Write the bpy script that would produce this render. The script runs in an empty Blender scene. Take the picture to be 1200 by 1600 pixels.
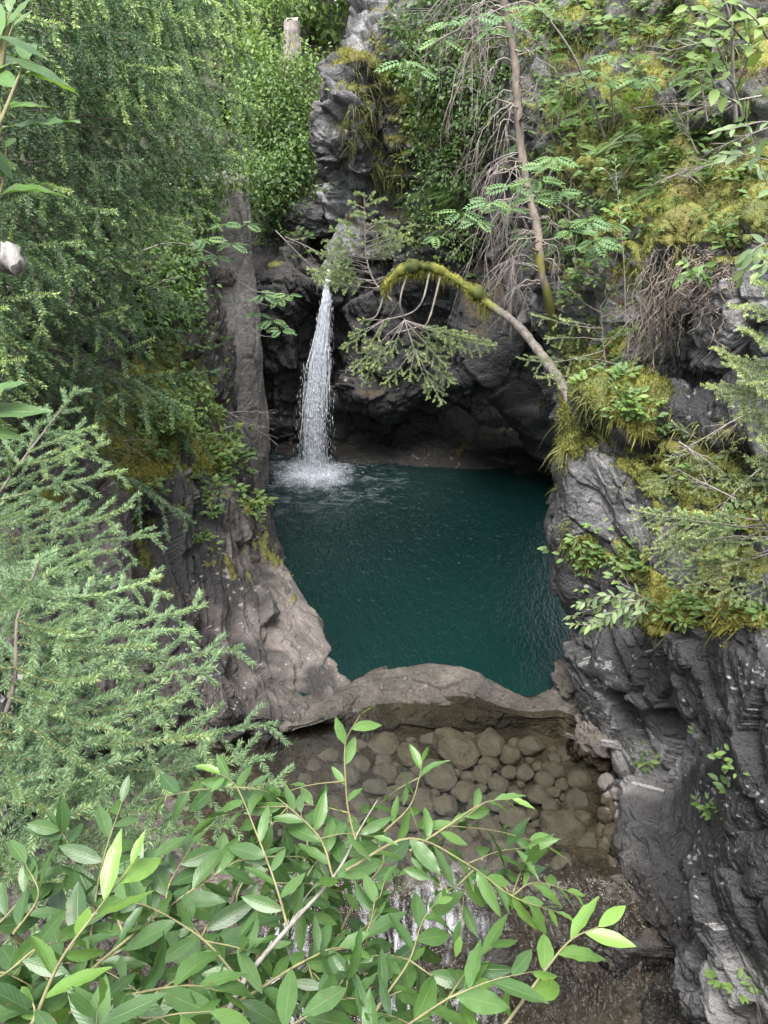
import bpy, math, random
import numpy as np
from mathutils import Vector, Matrix
from mathutils.bvhtree import BVHTree

SC = bpy.context.scene
COL = SC.collection
RNG = np.random.default_rng(7)
# ------------------------------------------------------------------ camera
H, PITCH, FPX = 7.0, math.radians(28), 1202.0
CP, SP = math.cos(PITCH), math.sin(PITCH)
CAM = np.array([0.0, 0.0, H])

def ray(px, py):
    dx = (px - 600) / FPX; dy = (800 - py) / FPX
    return np.array([dx, CP + dy * SP, -SP + dy * CP])
def P(px, py, Y):                     # point seen at a place of the photo, Y metres ahead
    d = ray(px, py); return CAM + d * (Y / d[1])
def PZ(px, py, z):                    # ... at height z
    d = ray(px, py); return CAM + d * ((z - H) / d[2])
def proj(V):
    V = np.atleast_2d(V) - CAM
    dep = V[:, 1] * CP - V[:, 2] * SP
    up = V[:, 1] * SP + V[:, 2] * CP
    dep = np.maximum(dep, 1e-3)
    return 600 + FPX * V[:, 0] / dep, 800 - FPX * up / dep

cam = bpy.data.cameras.new('camera'); co = bpy.data.objects.new('camera', cam); COL.objects.link(co)
co.location = (0, 0, H); co.rotation_euler = (math.pi / 2 - PITCH, 0, 0)
cam.sensor_fit = 'VERTICAL'; cam.sensor_height = 36; cam.lens = 36 * FPX / 1600
cam.clip_start = 0.05; cam.clip_end = 2000
SC.camera = co

# ------------------------------------------------------------------ noise
def _h(ix, iy, iz, seed):
    h = (ix.astype(np.int64) * 374761393 + iy.astype(np.int64) * 668265263 + iz.astype(np.int64) * 2147483647 + seed * 974711) & 0xffffffff
    h = ((h ^ (h >> 13)) * 1274126177) & 0xffffffff
    h = ((h ^ (h >> 16)) * 2246822519) & 0xffffffff
    return h ^ (h >> 15)
def rnd(ix, iy, iz, seed): return _h(ix, iy, iz, seed).astype(np.float64) / 4294967295.0
def vnoise(p, seed=0):
    i = np.floor(p); f = p - i; i = i.astype(np.int64); f = f * f * f * (f * (f * 6 - 15) + 10)
    r = 0
    for a in (0, 1):
        for b in (0, 1):
            for c in (0, 1):
                w = (f[:, 0] if a else 1 - f[:, 0]) * (f[:, 1] if b else 1 - f[:, 1]) * (f[:, 2] if c else 1 - f[:, 2])
                r = r + w * rnd(i[:, 0] + a, i[:, 1] + b, i[:, 2] + c, seed)
    return r * 2 - 1
def fbm(p, oct=4, seed=0, lac=2.03, gain=.5):
    a, s, r = 1.0, 0, 0
    for k in range(oct):
        r = r + a * vnoise(p, seed + 17 * k); s += a; a *= gain; p = p * lac + 3.7
    return r / s
def worley(p, seed=0):
    i = np.floor(p).astype(np.int64)
    f1 = np.full(len(p), 9.0); f2 = f1.copy(); c1 = np.zeros_like(p); id1 = np.zeros((len(p), 3), np.int64)
    for a in (-1, 0, 1):
        for b in (-1, 0, 1):
            for c in (-1, 0, 1):
                j = i + np.array([a, b, c])
                q = j + np.stack([rnd(j[:, 0], j[:, 1], j[:, 2], seed + s) for s in (1, 2, 3)], 1)
                d = np.linalg.norm(p - q, axis=1)
                m = d < f1
                f2 = np.where(m, f1, np.minimum(f2, d)); f1 = np.where(m, d, f1)
                c1[m] = q[m]; id1[m] = j[m]
    return f1, f2, c1, id1
def facet(p, scale, seed, tilt=1.0):  # fractured blocks: every cell a tilted plane
    q = p / scale; q = q + .14 * np.stack([vnoise(q * .9 + k * 9.1, seed + k) for k in range(3)], 1)
    f1, f2, c, i = worley(q, seed)
    r = np.stack([rnd(i[:, 0], i[:, 1], i[:, 2], seed + 40 + k) for k in range(4)], 1) * 2 - 1
    d = tilt * ((q - c) * r[:, :3]).sum(1) + .35 * r[:, 3]
    e = np.clip((f2 - f1) / .12, 0, 1)
    return d * scale, e
def sstep(a, b, x):
    t = np.clip((x - a) / (b - a), 0, 1); return t * t * (3 - 2 * t)

# ------------------------------------------------------------------ mesh helpers
def mesh_np(name, V, faces, attrs=None, smooth=True, uv=None):
    """faces: list of int arrays (n,3) or (n,4)"""
    V = np.asarray(V, np.float32)
    faces = [np.asarray(f, np.int32) for f in (faces if isinstance(faces, list) else [faces]) if len(f)]
    me = bpy.data.meshes.new(name)
    me.vertices.add(len(V)); me.vertices.foreach_set('co', V.ravel())
    loops = np.concatenate([f.ravel() for f in faces])
    tot = np.concatenate([np.full(len(f), f.shape[1], np.int32) for f in faces])
    start = np.concatenate([[0], np.cumsum(tot)[:-1]]).astype(np.int32)
    me.loops.add(len(loops)); me.loops.foreach_set('vertex_index', loops)
    me.polygons.add(len(tot)); me.polygons.foreach_set('loop_start', start); me.polygons.foreach_set('loop_total', tot)
    me.update(calc_edges=True)
    me.polygons.foreach_set('use_smooth', np.full(len(tot), smooth, bool))
    for k, a in (attrs or {}).items():
        at = me.attributes.new(k, 'FLOAT', 'POINT'); at.data.foreach_set('value', np.asarray(a, np.float32))
    if uv is not None:
        l = me.uv_layers.new(name='UVMap'); l.data.foreach_set('uv', np.asarray(uv, np.float32)[loops].ravel())
    me.validate()
    return me
def obj(name, me, mat=None, parent=None, loc=None):
    o = bpy.data.objects.new(name, me)
    if mat is not None and me is not None and len(me.materials) == 0: me.materials.append(mat)
    COL.objects.link(o)
    if parent is not None: o.parent = parent
    if loc is not None: o.location = loc
    return o
def tag(o, label=None, cat=None, group=None, kind=None):
    if label: o['label'] = label
    if cat: o['category'] = cat
    if group: o['group'] = group
    if kind: o['kind'] = kind
    return o
def empty(name, loc, label, cat, group=None, rotz=0):
    o = bpy.data.objects.new(name, None); COL.objects.link(o); o.empty_display_size = .1
    o.location = loc; o.rotation_euler = (0, 0, rotz)
    return tag(o, label, cat, group)

class Geo:
    def __init__(s): s.V = []; s.F3 = []; s.F4 = []; s.A = {}; s.UV = []; s.n = 0
    def add(s, V, F, uv=None, **attrs):
        V = np.asarray(V, float); F = np.asarray(F, int)
        if len(V) == 0: return
        s.V.append(V); (s.F3 if F.shape[1] == 3 else s.F4).append(F + s.n)
        s.UV.append(np.zeros((len(V), 2)) if uv is None else uv)
        for k in set(list(attrs) + list(s.A)):
            L = s.A.setdefault(k, [])
            have = sum(len(x) for x in L)
            if have < s.n: L.append(np.zeros(s.n - have))
            a = attrs.get(k, 0.0)
            L.append(np.broadcast_to(np.asarray(a, float), (len(V),)).copy())
        s.n += len(V)
    def mesh(s, name, smooth=True, origin=None):
        V = np.concatenate(s.V)
        if origin is not None: V = V - np.asarray(origin)
        F = []
        if s.F3: F.append(np.concatenate(s.F3))
        if s.F4: F.append(np.concatenate(s.F4))
        return mesh_np(name, V, F, {k: np.concatenate(v) for k, v in s.A.items()}, smooth, np.concatenate(s.UV))
def grid_faces(nr, nc):
    a = np.arange(nr * nc).reshape(nr, nc)
    return np.stack([a[:-1, :-1], a[:-1, 1:], a[1:, 1:], a[1:, :-1]], -1).reshape(-1, 4)
def catmull(pts, n):                 # pts (k,...) -> n samples
    pts = np.asarray(pts, float); k = len(pts)
    e = np.concatenate([2 * pts[:1] - pts[1:2], pts, 2 * pts[-1:] - pts[-2:-1]])
    u = np.linspace(0, k - 1, n); i = np.minimum(u.astype(int), k - 2); t = (u - i).reshape((-1,) + (1,) * (pts.ndim - 1))
    a, b, c, d = e[i], e[i + 1], e[i + 2], e[i + 3]
    return .5 * (2 * b + (c - a) * t + (2 * a - 5 * b + 4 * c - d) * t * t + (3 * b - a - 3 * c + d) * t ** 3)
def tube(G, pts, radii, sides=6, wob=0, seed=0, **attrs):
    pts = np.asarray(pts, float); n = len(pts); radii = np.broadcast_to(np.asarray(radii, float), (n,))
    T = np.gradient(pts, axis=0); T /= np.linalg.norm(T, axis=1, keepdims=True) + 1e-9
    ref = np.array([0.31, 0.17, 0.93]) if abs(T[0][2]) < .9 else np.array([.9, .3, .1])
    U = np.cross(T, ref); U /= np.linalg.norm(U, axis=1, keepdims=True) + 1e-9
    W = np.cross(T, U)
    a = np.arange(sides) * 2 * math.pi / sides
    R = radii[:, None]
    if wob: R = R * (1 + wob * (rnd(np.arange(n)[:, None] + 0 * np.arange(sides)[None], np.arange(sides)[None] + 0 * np.arange(n)[:, None], np.zeros((n, sides), int), seed) - .5))
    V = pts[:, None] + (U[:, None] * np.cos(a)[None, :, None] + W[:, None] * np.sin(a)[None, :, None]) * (R + 0 * a[None])[..., None]
    ix = np.arange(n * sides).reshape(n, sides); jx = np.roll(ix, -1, 1)
    F = np.stack([ix[:-1], jx[:-1], jx[1:], ix[1:]], -1).reshape(-1, 4)
    G.add(V.reshape(-1, 3), F, **attrs)

# ------------------------------------------------------------------ materials
class N:
    def __init__(s, name, disp=False):
        s.m = bpy.data.materials.new(name); s.m.use_nodes = True; s.t = s.m.node_tree; s.t.nodes.clear()
        s.out = s.t.nodes.new('ShaderNodeOutputMaterial')
    def n(s, typ, **kw):
        nd = s.t.nodes.new('ShaderNode' + typ)
        ins = kw.pop('ins', {})
        for k, v in kw.items(): setattr(nd, k, v)
        for k, v in ins.items(): s.set(nd, k, v)
        return nd
    def set(s, nd, k, v):
        sock = nd.inputs[k]
        if isinstance(v, bpy.types.NodeSocket): s.t.links.new(v, sock)
        elif isinstance(v, bpy.types.Node): s.t.links.new(v.outputs[0], sock)
        else:
            if isinstance(v, tuple) and len(v) == 3 and sock.type == 'RGBA': v = v + (1,)
            sock.default_value = v
    def noise(s, scale, detail=4, rough=.55, vec=None, dist=0):
        nd = s.n('TexNoise', ins={'Scale': scale, 'Detail': detail, 'Roughness': rough, 'Distortion': dist})
        s.set(nd, 'Vector', vec if vec is not None else s.pos()); return nd.outputs[0]
    def pos(s):
        if not hasattr(s, '_p'): s._p = s.n('NewGeometry')
        return s._p.outputs['Position']
    def mapr(s, v, a, b, c=0.0, d=1.0):
        return s.n('MapRange', ins={'Value': v, 'From Min': a, 'From Max': b, 'To Min': c, 'To Max': d}).outputs[0]
    def math(s, op, a, b=0.0):
        return s.n('Math', operation=op, ins={0: a, 1: b}).outputs[0]
    def mix(s, f, a, b, mode='MIX'):
        nd = s.n('Mix', data_type='RGBA', blend_type=mode); nd.clamp_factor = True
        s.set(nd, 0, f); s.set(nd, 6, a); s.set(nd, 7, b); return nd.outputs[2]
    def attr(s, name): return s.n('Attribute', attribute_name=name).outputs['Fac']
    def mapv(s, scale, rot=(0, 0, 0)):
        return s.n('Mapping', ins={'Vector': s.pos(), 'Scale': scale, 'Rotation': rot}).outputs[0]
    def bump(s, h, dist, strength=1.0, nrm=None):
        nd = s.n('Bump', ins={'Height': h, 'Distance': dist, 'Strength': strength})
        if nrm is not None: s.set(nd, 'Normal', nrm)
        return nd.outputs[0]
    def pbr(s, **ins):
        nd = s.n('BsdfPrincipled')
        for k, v in ins.items(): s.set(nd, k.replace('_', ' '), v)
        return nd
    def done(s, sh):
        s.t.links.new(sh if isinstance(sh, bpy.types.NodeSocket) else sh.outputs[0], s.out.inputs[0]); return s.m

def rock_mat(name, c_dark, c_mid, c_light, white=.5, streak=.5, stain=(.017, .0172, .0178), wetz=None, rough=.75, soil=None):
    n = N(name)
    fine = n.noise(22, 4, .68); f0 = n.math('SUBTRACT', fine, .5)
    tone = n.math('ADD', n.attr('tone'), n.math('MULTIPLY', f0, .9))
    c = n.mix(n.mapr(tone, .1, .5), c_dark, c_mid)
    c = n.mix(n.mapr(tone, .5, .95), c, c_light)
    c = n.mix(n.math('MULTIPLY', n.mapr(n.math('ADD', n.attr('stain'), n.math('MULTIPLY', f0, .5)), .35, .75), streak), c, stain)
    c = n.mix(n.math('MULTIPLY', n.mapr(n.math('ADD', n.attr('lichen'), n.math('MULTIPLY', f0, 1.2)), .55, .75), white), c, (.44, .43, .42))
    if soil is not None:
        c = n.mix(n.attr('soil'), c, n.mix(fine, soil, tuple(.4 * x for x in soil)))
    mo = n.attr('moss')
    mt = n.math('ADD', n.attr('tone'), n.math('MULTIPLY', f0, .8))
    mc = n.mix(n.mapr(mt, .2, .8), (.055, .068, .014), (.155, .155, .028))
    mc = n.mix(n.math('MULTIPLY', n.mapr(n.attr('stain'), .6, .9), .6), mc, (.085, .058, .020))
    mf = n.mapr(n.math('ADD', mo, n.math('MULTIPLY', f0, .9)), .38, .62)
    c = n.mix(mf, c, mc)
    r = rough
    if wetz is not None:
        wz = n.n('SeparateXYZ', ins={0: n.pos()}).outputs[2]
        w = n.mapr(n.math('ADD', wz, n.math('MULTIPLY', f0, .5)), wetz, wetz - .3)
        c = n.mix(n.math('MULTIPLY', w, .8), c, n.mix(1.0, c, (.42, .38, .33), 'MULTIPLY'))
        r = n.mapr(w, 0, 1, rough, .25)
    rdg = n.n('TexNoise', noise_type='RIDGED_MULTIFRACTAL', ins={'Scale': 5.5, 'Detail': 5.0, 'Roughness': .55, 'Offset': .9, 'Gain': 1.6, 'Distortion': .0, 'Vector': n.mapv((1, 1, 1.5), (.5, .4, .2))}).outputs[0]
    nb = n.bump(n.math('ADD', fine, n.math('MULTIPLY', rdg, -.16)), .045, 1.0)
    return n.done(n.pbr(Base_Color=c, Roughness=r, Normal=nb, Specular_IOR_Level=.4))

M = {}
M['rock_left'] = rock_mat('left_wall_rock', (.042, .036, .032), (.092, .080, .071), (.175, .153, .138), .5, .85, wetz=.15, rough=.62)
M['rock_slab'] = rock_mat('slab_rock', (.13, .118, .105), (.21, .192, .175), (.29, .27, .25), .25, .4, (.06, .055, .05), wetz=.2)
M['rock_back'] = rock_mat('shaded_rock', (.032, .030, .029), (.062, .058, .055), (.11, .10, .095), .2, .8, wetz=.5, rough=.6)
M['rock_nose'] = rock_mat('grey_rock', (.042, .041, .042), (.105, .103, .105), (.25, .246, .25), .5, .65, rough=.75, soil=(.06, .045, .025))
M['rock_right'] = rock_mat('dark_rock', (.015, .015, .016), (.042, .042, .043), (.15, .148, .148), .38, .8, wetz=.2, rough=.55)
M['rock_hill'] = rock_mat('hillside_rock', (.06, .059, .058), (.12, .118, .116), (.23, .226, .225), .5, .5, soil=(.075, .05, .03))
M['palerock'] = rock_mat('pale_rock', (.22, .20, .19), (.36, .34, .33), (.48, .46, .45), .4, .3)
M['bed'] = rock_mat('bed_rock', (.030, .027, .023), (.066, .058, .049), (.15, .132, .115), .15, .45, (.03, .027, .022), wetz=.12, rough=.5)

# ------------------------------------------------------------------ terrain patches
BVHS = []; TERR = {}
def patch(name, grid, res, mat, amp=1.0, scales=((1.0, .42), (.4, .40), (.15, .32), (.065, .18)), bed=None, warp=.22,
          moss=.0, moss_up=.55, spots=(), calm=(), wet=(), soil_up=None, seed=0, flip=None, label=None, strata=0, crack=.5, res_max=520, ext=None):
    g = np.asarray([[q if len(q) == 3 and isinstance(q, np.ndarray) else P(*q) for q in row] for row in grid], float)
    if ext is not None: g = np.concatenate([g, g[:, -1:] + np.asarray(ext)], 1)
    rl = np.linalg.norm(np.diff(g, axis=0), axis=2).sum(0).max(); cl = np.linalg.norm(np.diff(g, axis=1), axis=2).sum(1).max()
    nr = int(min(max(rl / res, 12), res_max)); nc = int(min(max(cl / res, 12), res_max))
    a = catmull(g, nr); a = catmull(a.transpose(1, 0, 2), nc).transpose(1, 0, 2)
    V = a.reshape(-1, 3)
    def normals(V):
        b = V.reshape(nr, nc, 3)
        n = np.cross(np.gradient(b, axis=1), np.gradient(b, axis=0)); n /= np.linalg.norm(n, axis=2, keepdims=True) + 1e-9
        return n.reshape(-1, 3)
    n = normals(V); sgn = 1
    if flip is None:
        if (n * (CAM - V)).sum(1).mean() < 0: sgn = -1
    elif flip: sgn = -1
    n *= sgn
    q = V if bed is None else V @ bed
    d = warp * fbm(V * .55 + 5.1, 4, seed)
    # run the fractures through the bedding directions
    for k, (s, am) in enumerate(scales):
        f, e = facet(q, s, seed + 7 * k + 3)
        d += am * f
        if k < 3: d -= crack * s * .16 * (1 - e)
    if strata:
        w = q[:, 2] * 1.0 + .25 * fbm(V * 1.3, 3, seed + 5)
        fr = (w / strata) % 1.0
        d += strata * .22 * (sstep(0, .75, fr) - sstep(.8, 1, fr) * 1.0) * (.4 + .6 * sstep(-.2, .3, fbm(V * .8, 2, seed + 8)))
    d += .010 * fbm(V * 9, 4, seed + 31)
    am = np.full(len(V), amp); X, Y = proj(V)
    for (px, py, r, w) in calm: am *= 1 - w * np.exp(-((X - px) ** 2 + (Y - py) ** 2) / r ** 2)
    V2 = V + n * (d * am)[:, None]
    n2 = normals(V2) * sgn
    ns = n2.reshape(nr, nc, 3).copy()
    for _ in range(6):
        ns[1:-1, 1:-1] = (ns[1:-1, 1:-1] * 2 + ns[:-2, 1:-1] + ns[2:, 1:-1] + ns[1:-1, :-2] + ns[1:-1, 2:]) / 6
    nz = ns.reshape(-1, 3)[:, 2]
    m = moss + (nz - moss_up) * 1.3 + .55 * fbm(V * 1.7 + 11, 4, seed + 50)
    for (px, py, r, w) in spots:
        X, Y = proj(V2); rr = ((X - px) ** 2 + (Y - py) ** 2) ** .5 / r
        m += w * np.exp(-rr ** 2) * (1 if w < 0 else (.55 + .45 * np.clip(nz + .6, 0, 1)))
    m = np.where(V2[:, 2] < .25 + .2 * fbm(V * 2, 2, 3), m - .8, m)
    m = sstep(.15, .65, m)
    th = m * (.05 + .05 * fbm(V * 4, 3, seed + 61) + .018 * fbm(V * 18, 2, seed + 62))
    V2 = V2 + n2 * th[:, None]
    w1, w2, _, wi = worley(V * 15.0, seed + 90)
    lich = sstep(.34, .15, w1) * sstep(-.05, .3, fbm(V * 2.1, 3, seed + 91)) + .8 * sstep(.12, .4, fbm(V * 11, 4, seed + 92, gain=.7)) * sstep(-.1, .3, fbm(V * 1.1, 2, seed + 93))
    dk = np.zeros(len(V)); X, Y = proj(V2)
    for (px, py, rx, ry, w) in wet: dk += w * np.exp(-((X - px) / rx) ** 2 - ((Y - py) / ry) ** 2)  # dk darkens tone and stain around each spot, negative weights lighten
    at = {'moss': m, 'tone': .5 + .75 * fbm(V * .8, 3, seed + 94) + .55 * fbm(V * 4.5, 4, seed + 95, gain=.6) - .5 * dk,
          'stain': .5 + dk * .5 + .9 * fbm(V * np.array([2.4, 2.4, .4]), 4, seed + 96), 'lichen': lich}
    if soil_up is not None: at['soil'] = sstep(0, .35, nz - soil_up + .35 * fbm(V * 1.1, 4, seed + 71))
    F = grid_faces(nr, nc)
    if sgn > 0: F = F[:, ::-1]
    me = mesh_np(name, V2, F, at)
    o = obj(name, me, mat); tag(o, label, kind='structure')
    TERR[name] = (V2, n2, m, F)
    BVHS.append((name, BVHTree.FromPolygons(V2.tolist(), F.tolist()), V2, n2, m))
    return o
def rot(ax, ay, az): return np.array(Matrix.Rotation(az, 3, 'Z') @ Matrix.Rotation(ay, 3, 'Y') @ Matrix.Rotation(ax, 3, 'X'))
def cast(px, py):                     # first terrain surface seen at a place
    d = ray(px, py); d = Vector(d).normalized(); best = None
    for name, b, V, n, m in BVHS:
        h = b.ray_cast(Vector(CAM), d)
        if h[0] is not None and (best is None or h[3] < best[2]):
            best = (np.array(h[0]), np.array(h[1]), h[3], name)
    return best

_e = np.array([.30, -.80, -.52]); _e /= np.linalg.norm(_e); SHORE = np.eye(3) - .68 * np.outer(_e, _e)   # grain of the left wall, down towards the lip
patch('left_cliff', [
    [(-150, 420, 8), (60, 420, 9.5), (200, 420, 11), (300, 400, 12.5), (345, 420, 13.3), (365, 440, 14), (350, 450, 15.5)],
    [(-150, 600, 7.2), (60, 600, 8.6), (200, 590, 9.8), (290, 580, 11.3), (335, 600, 12.3), (358, 620, 13), (340, 620, 14.5)],
    [(-150, 760, 6.2), (60, 750, 7.4), (200, 735, 8.6), (280, 722, 9.8), (345, 712, 11), (388, 740, 12), (370, 740, 13.5)],
    [(-150, 800, 5.9), (60, 790, 7.1), (205, 760, 8.4), (285, 745, 9.4), (350, 740, 10.7), (405, 775, 12), (390, 775, 13.5)],
    [(-150, 900, 5.5), (60, 880, 6.6), (215, 840, 8), (300, 830, 8.9), (370, 830, 10), (432, 835, 11.8), (420, 835, 13.5)],
    [(-150, 1020, 5), (60, 990, 6), (235, 930, 7.5), (310, 930, 8.1), (390, 930, 9), (468, 930, 10.25), (455, 900, 12)],
    [(-150, 1150, 4.4), (60, 1110, 5.5), (260, 1020, 7), (330, 1030, 7.5), (430, 1030, 8.2), (518, 1035, 8.6), (520, 1000, 9.6)],
    [(-150, 1300, 4.2), (60, 1220, 5.2), (280, 1110, 6.8), (360, 1120, 7.0), (450, 1120, 7.4), (560, 1080, 8.1), (565, 1040, 9)],
    [(-150, 1400, 4.4), (60, 1290, 5.6), (300, 1180, 7.1), (390, 1180, 7.3), (480, 1170, 7.5), (600, 1125, 8.05), (600, 1060, 9.3)],
], .021, M['rock_left'], amp=.85, bed=SHORE, moss=-.1, calm=[(440, 850, 35, .6), (470, 930, 40, .6), (505, 1000, 40, .6), (545, 1060, 50, .65), (600, 1090, 50, .6)], moss_up=.45, seed=11, wet=[(265, 850, 75, 120, .75), (215, 800, 40, 60, .4), (500, 1040, 60, 70, -.5), (450, 960, 50, 70, -.4)], scales=((.8, .42), (.3, .46), (.12, .36), (.055, .2)),  # spots darken the upper face, negative ones pale the lower right
    spots=[(240, 650, 70, .9), (300, 640, 60, .7), (335, 712, 26, 1.5), (215, 720, 40, 1.0), (250, 580, 60, .6), (220, 600, 40, .7), (240, 390, 60, 1.2), (330, 800, 18, .5), (390, 790, 20, .7), (380, 1060, 70, -1.2), (300, 1040, 70, -1.0)],
    label='brown fractured rock wall sloping into the pool, moss along its top')

patch('rock_slab', [
    [(255, 275, 16.5), (330, 268, 16.2), (362, 268, 16), (380, 276, 16), (378, 280, 17)],
    [(258, 310, 15), (325, 296, 14.0), (365, 290, 13.9), (388, 300, 14.3), (385, 300, 16.5)],
    [(260, 440, 14.6), (322, 430, 13.5), (370, 430, 13.6), (396, 430, 14), (392, 430, 16.5)],
    [(270, 560, 14.3), (330, 560, 13.3), (375, 560, 13.5), (405, 560, 14), (400, 560, 16.5)],
    [(290, 690, 14), (342, 680, 13.2), (390, 680, 13.5), (420, 680, 14.2), (412, 680, 16.5)],
    [(310, 790, 13.6), (370, 780, 13.2), (400, 770, 13.7), (424, 757, 14.4), (415, 745, 16.5)],
    [(330, 850, 13.2), (380, 840, 13.2), (410, 815, 14), (432, 800, 14.6), (420, 780, 16.6)],
], .028, M['rock_slab'], amp=.55, scales=((1.3, .16), (.45, .14), (.16, .14), (.07, .15)), bed=rot(0, 0, .3) * np.array([[1, 1, .3]]).T, moss=-.6, seed=23,
    label='smooth grey vertical rock slab left of the waterfall')

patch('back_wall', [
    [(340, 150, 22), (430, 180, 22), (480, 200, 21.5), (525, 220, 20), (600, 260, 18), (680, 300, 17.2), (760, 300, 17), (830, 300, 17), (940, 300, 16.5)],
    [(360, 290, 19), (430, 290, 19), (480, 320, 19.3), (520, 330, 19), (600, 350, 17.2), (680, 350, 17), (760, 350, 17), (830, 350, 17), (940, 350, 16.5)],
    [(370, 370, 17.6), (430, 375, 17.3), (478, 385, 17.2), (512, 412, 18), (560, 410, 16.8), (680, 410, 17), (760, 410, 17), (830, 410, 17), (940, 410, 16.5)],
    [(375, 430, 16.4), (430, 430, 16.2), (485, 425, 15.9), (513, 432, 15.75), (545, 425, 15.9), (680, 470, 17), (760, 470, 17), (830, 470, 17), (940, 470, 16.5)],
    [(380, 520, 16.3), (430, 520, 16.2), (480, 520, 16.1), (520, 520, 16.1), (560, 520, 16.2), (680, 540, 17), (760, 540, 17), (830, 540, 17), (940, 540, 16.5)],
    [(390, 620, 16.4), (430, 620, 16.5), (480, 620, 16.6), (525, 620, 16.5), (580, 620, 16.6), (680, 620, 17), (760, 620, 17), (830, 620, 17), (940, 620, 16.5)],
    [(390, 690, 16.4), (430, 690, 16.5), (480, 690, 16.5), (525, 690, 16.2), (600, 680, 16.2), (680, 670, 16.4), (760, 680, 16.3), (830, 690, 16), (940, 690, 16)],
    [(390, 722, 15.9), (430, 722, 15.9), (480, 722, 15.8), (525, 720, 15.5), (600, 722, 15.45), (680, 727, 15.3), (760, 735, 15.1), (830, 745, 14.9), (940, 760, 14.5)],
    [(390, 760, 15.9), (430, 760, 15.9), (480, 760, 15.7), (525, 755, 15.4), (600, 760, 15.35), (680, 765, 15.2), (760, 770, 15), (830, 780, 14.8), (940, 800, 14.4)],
], .035, M['rock_back'], amp=.8, moss=-.15, moss_up=.6, seed=37, wet=[(460, 560, 90, 160, 1.1), (640, 690, 280, 70, 1.6)], calm=[(560, 725, 60, .8), (660, 725, 70, .85), (760, 730, 70, .85), (850, 740, 70, .85), (660, 690, 60, .4)], label='shaded rock wall behind the waterfall with the cave at its foot')  # spots paint the shade of the cave and back wall into the tone

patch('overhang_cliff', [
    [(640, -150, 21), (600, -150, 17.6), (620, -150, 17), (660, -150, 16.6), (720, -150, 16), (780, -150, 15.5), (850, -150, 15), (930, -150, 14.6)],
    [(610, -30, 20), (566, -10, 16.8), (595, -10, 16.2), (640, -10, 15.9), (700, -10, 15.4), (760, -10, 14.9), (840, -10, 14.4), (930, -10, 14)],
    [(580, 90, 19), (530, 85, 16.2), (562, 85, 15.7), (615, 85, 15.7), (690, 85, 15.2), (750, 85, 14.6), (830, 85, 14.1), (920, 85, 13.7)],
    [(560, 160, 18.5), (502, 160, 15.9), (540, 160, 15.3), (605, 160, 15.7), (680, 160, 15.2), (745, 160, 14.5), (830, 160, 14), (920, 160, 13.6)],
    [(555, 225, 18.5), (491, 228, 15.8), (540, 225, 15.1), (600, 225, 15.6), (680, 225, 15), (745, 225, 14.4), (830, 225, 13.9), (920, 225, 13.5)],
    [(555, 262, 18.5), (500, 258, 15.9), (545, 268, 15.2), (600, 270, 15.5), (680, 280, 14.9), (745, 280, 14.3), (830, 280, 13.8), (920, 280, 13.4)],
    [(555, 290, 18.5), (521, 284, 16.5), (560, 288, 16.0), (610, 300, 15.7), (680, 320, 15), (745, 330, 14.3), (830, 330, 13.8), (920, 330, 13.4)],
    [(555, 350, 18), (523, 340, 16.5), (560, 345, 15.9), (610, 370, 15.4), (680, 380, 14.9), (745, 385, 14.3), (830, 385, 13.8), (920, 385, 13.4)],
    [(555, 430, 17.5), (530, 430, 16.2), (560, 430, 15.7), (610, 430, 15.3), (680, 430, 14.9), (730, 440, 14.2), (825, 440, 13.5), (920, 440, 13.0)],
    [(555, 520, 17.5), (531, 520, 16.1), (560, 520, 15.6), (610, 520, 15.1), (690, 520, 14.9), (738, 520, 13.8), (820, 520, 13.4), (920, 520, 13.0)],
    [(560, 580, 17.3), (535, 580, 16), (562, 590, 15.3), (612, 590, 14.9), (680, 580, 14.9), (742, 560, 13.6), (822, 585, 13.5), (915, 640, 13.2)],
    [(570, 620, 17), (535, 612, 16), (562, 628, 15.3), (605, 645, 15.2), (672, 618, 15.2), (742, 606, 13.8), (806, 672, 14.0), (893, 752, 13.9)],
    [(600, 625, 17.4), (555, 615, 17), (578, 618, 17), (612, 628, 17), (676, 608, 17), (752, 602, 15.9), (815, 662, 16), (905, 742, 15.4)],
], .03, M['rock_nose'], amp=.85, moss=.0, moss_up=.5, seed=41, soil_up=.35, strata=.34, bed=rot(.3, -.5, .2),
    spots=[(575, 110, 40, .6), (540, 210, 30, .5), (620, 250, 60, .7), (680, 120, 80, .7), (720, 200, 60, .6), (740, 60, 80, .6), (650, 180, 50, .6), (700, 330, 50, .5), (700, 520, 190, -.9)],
    calm=[(820, 620, 95, .8), (770, 520, 80, .7), (690, 620, 70, .45), (860, 720, 60, .6)], wet=[(790, 600, 140, 130, 1.3), (620, 570, 120, 110, 1.0), (680, 440, 140, 90, 1.0), (700, 180, 60, 200, .6), (538, 335, 24, 62, -2.2)],  # spots darken the arch and slope, the negative one pales the rock
    label='grey rock nose and dark overhanging cliff arching over the cave')

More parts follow.
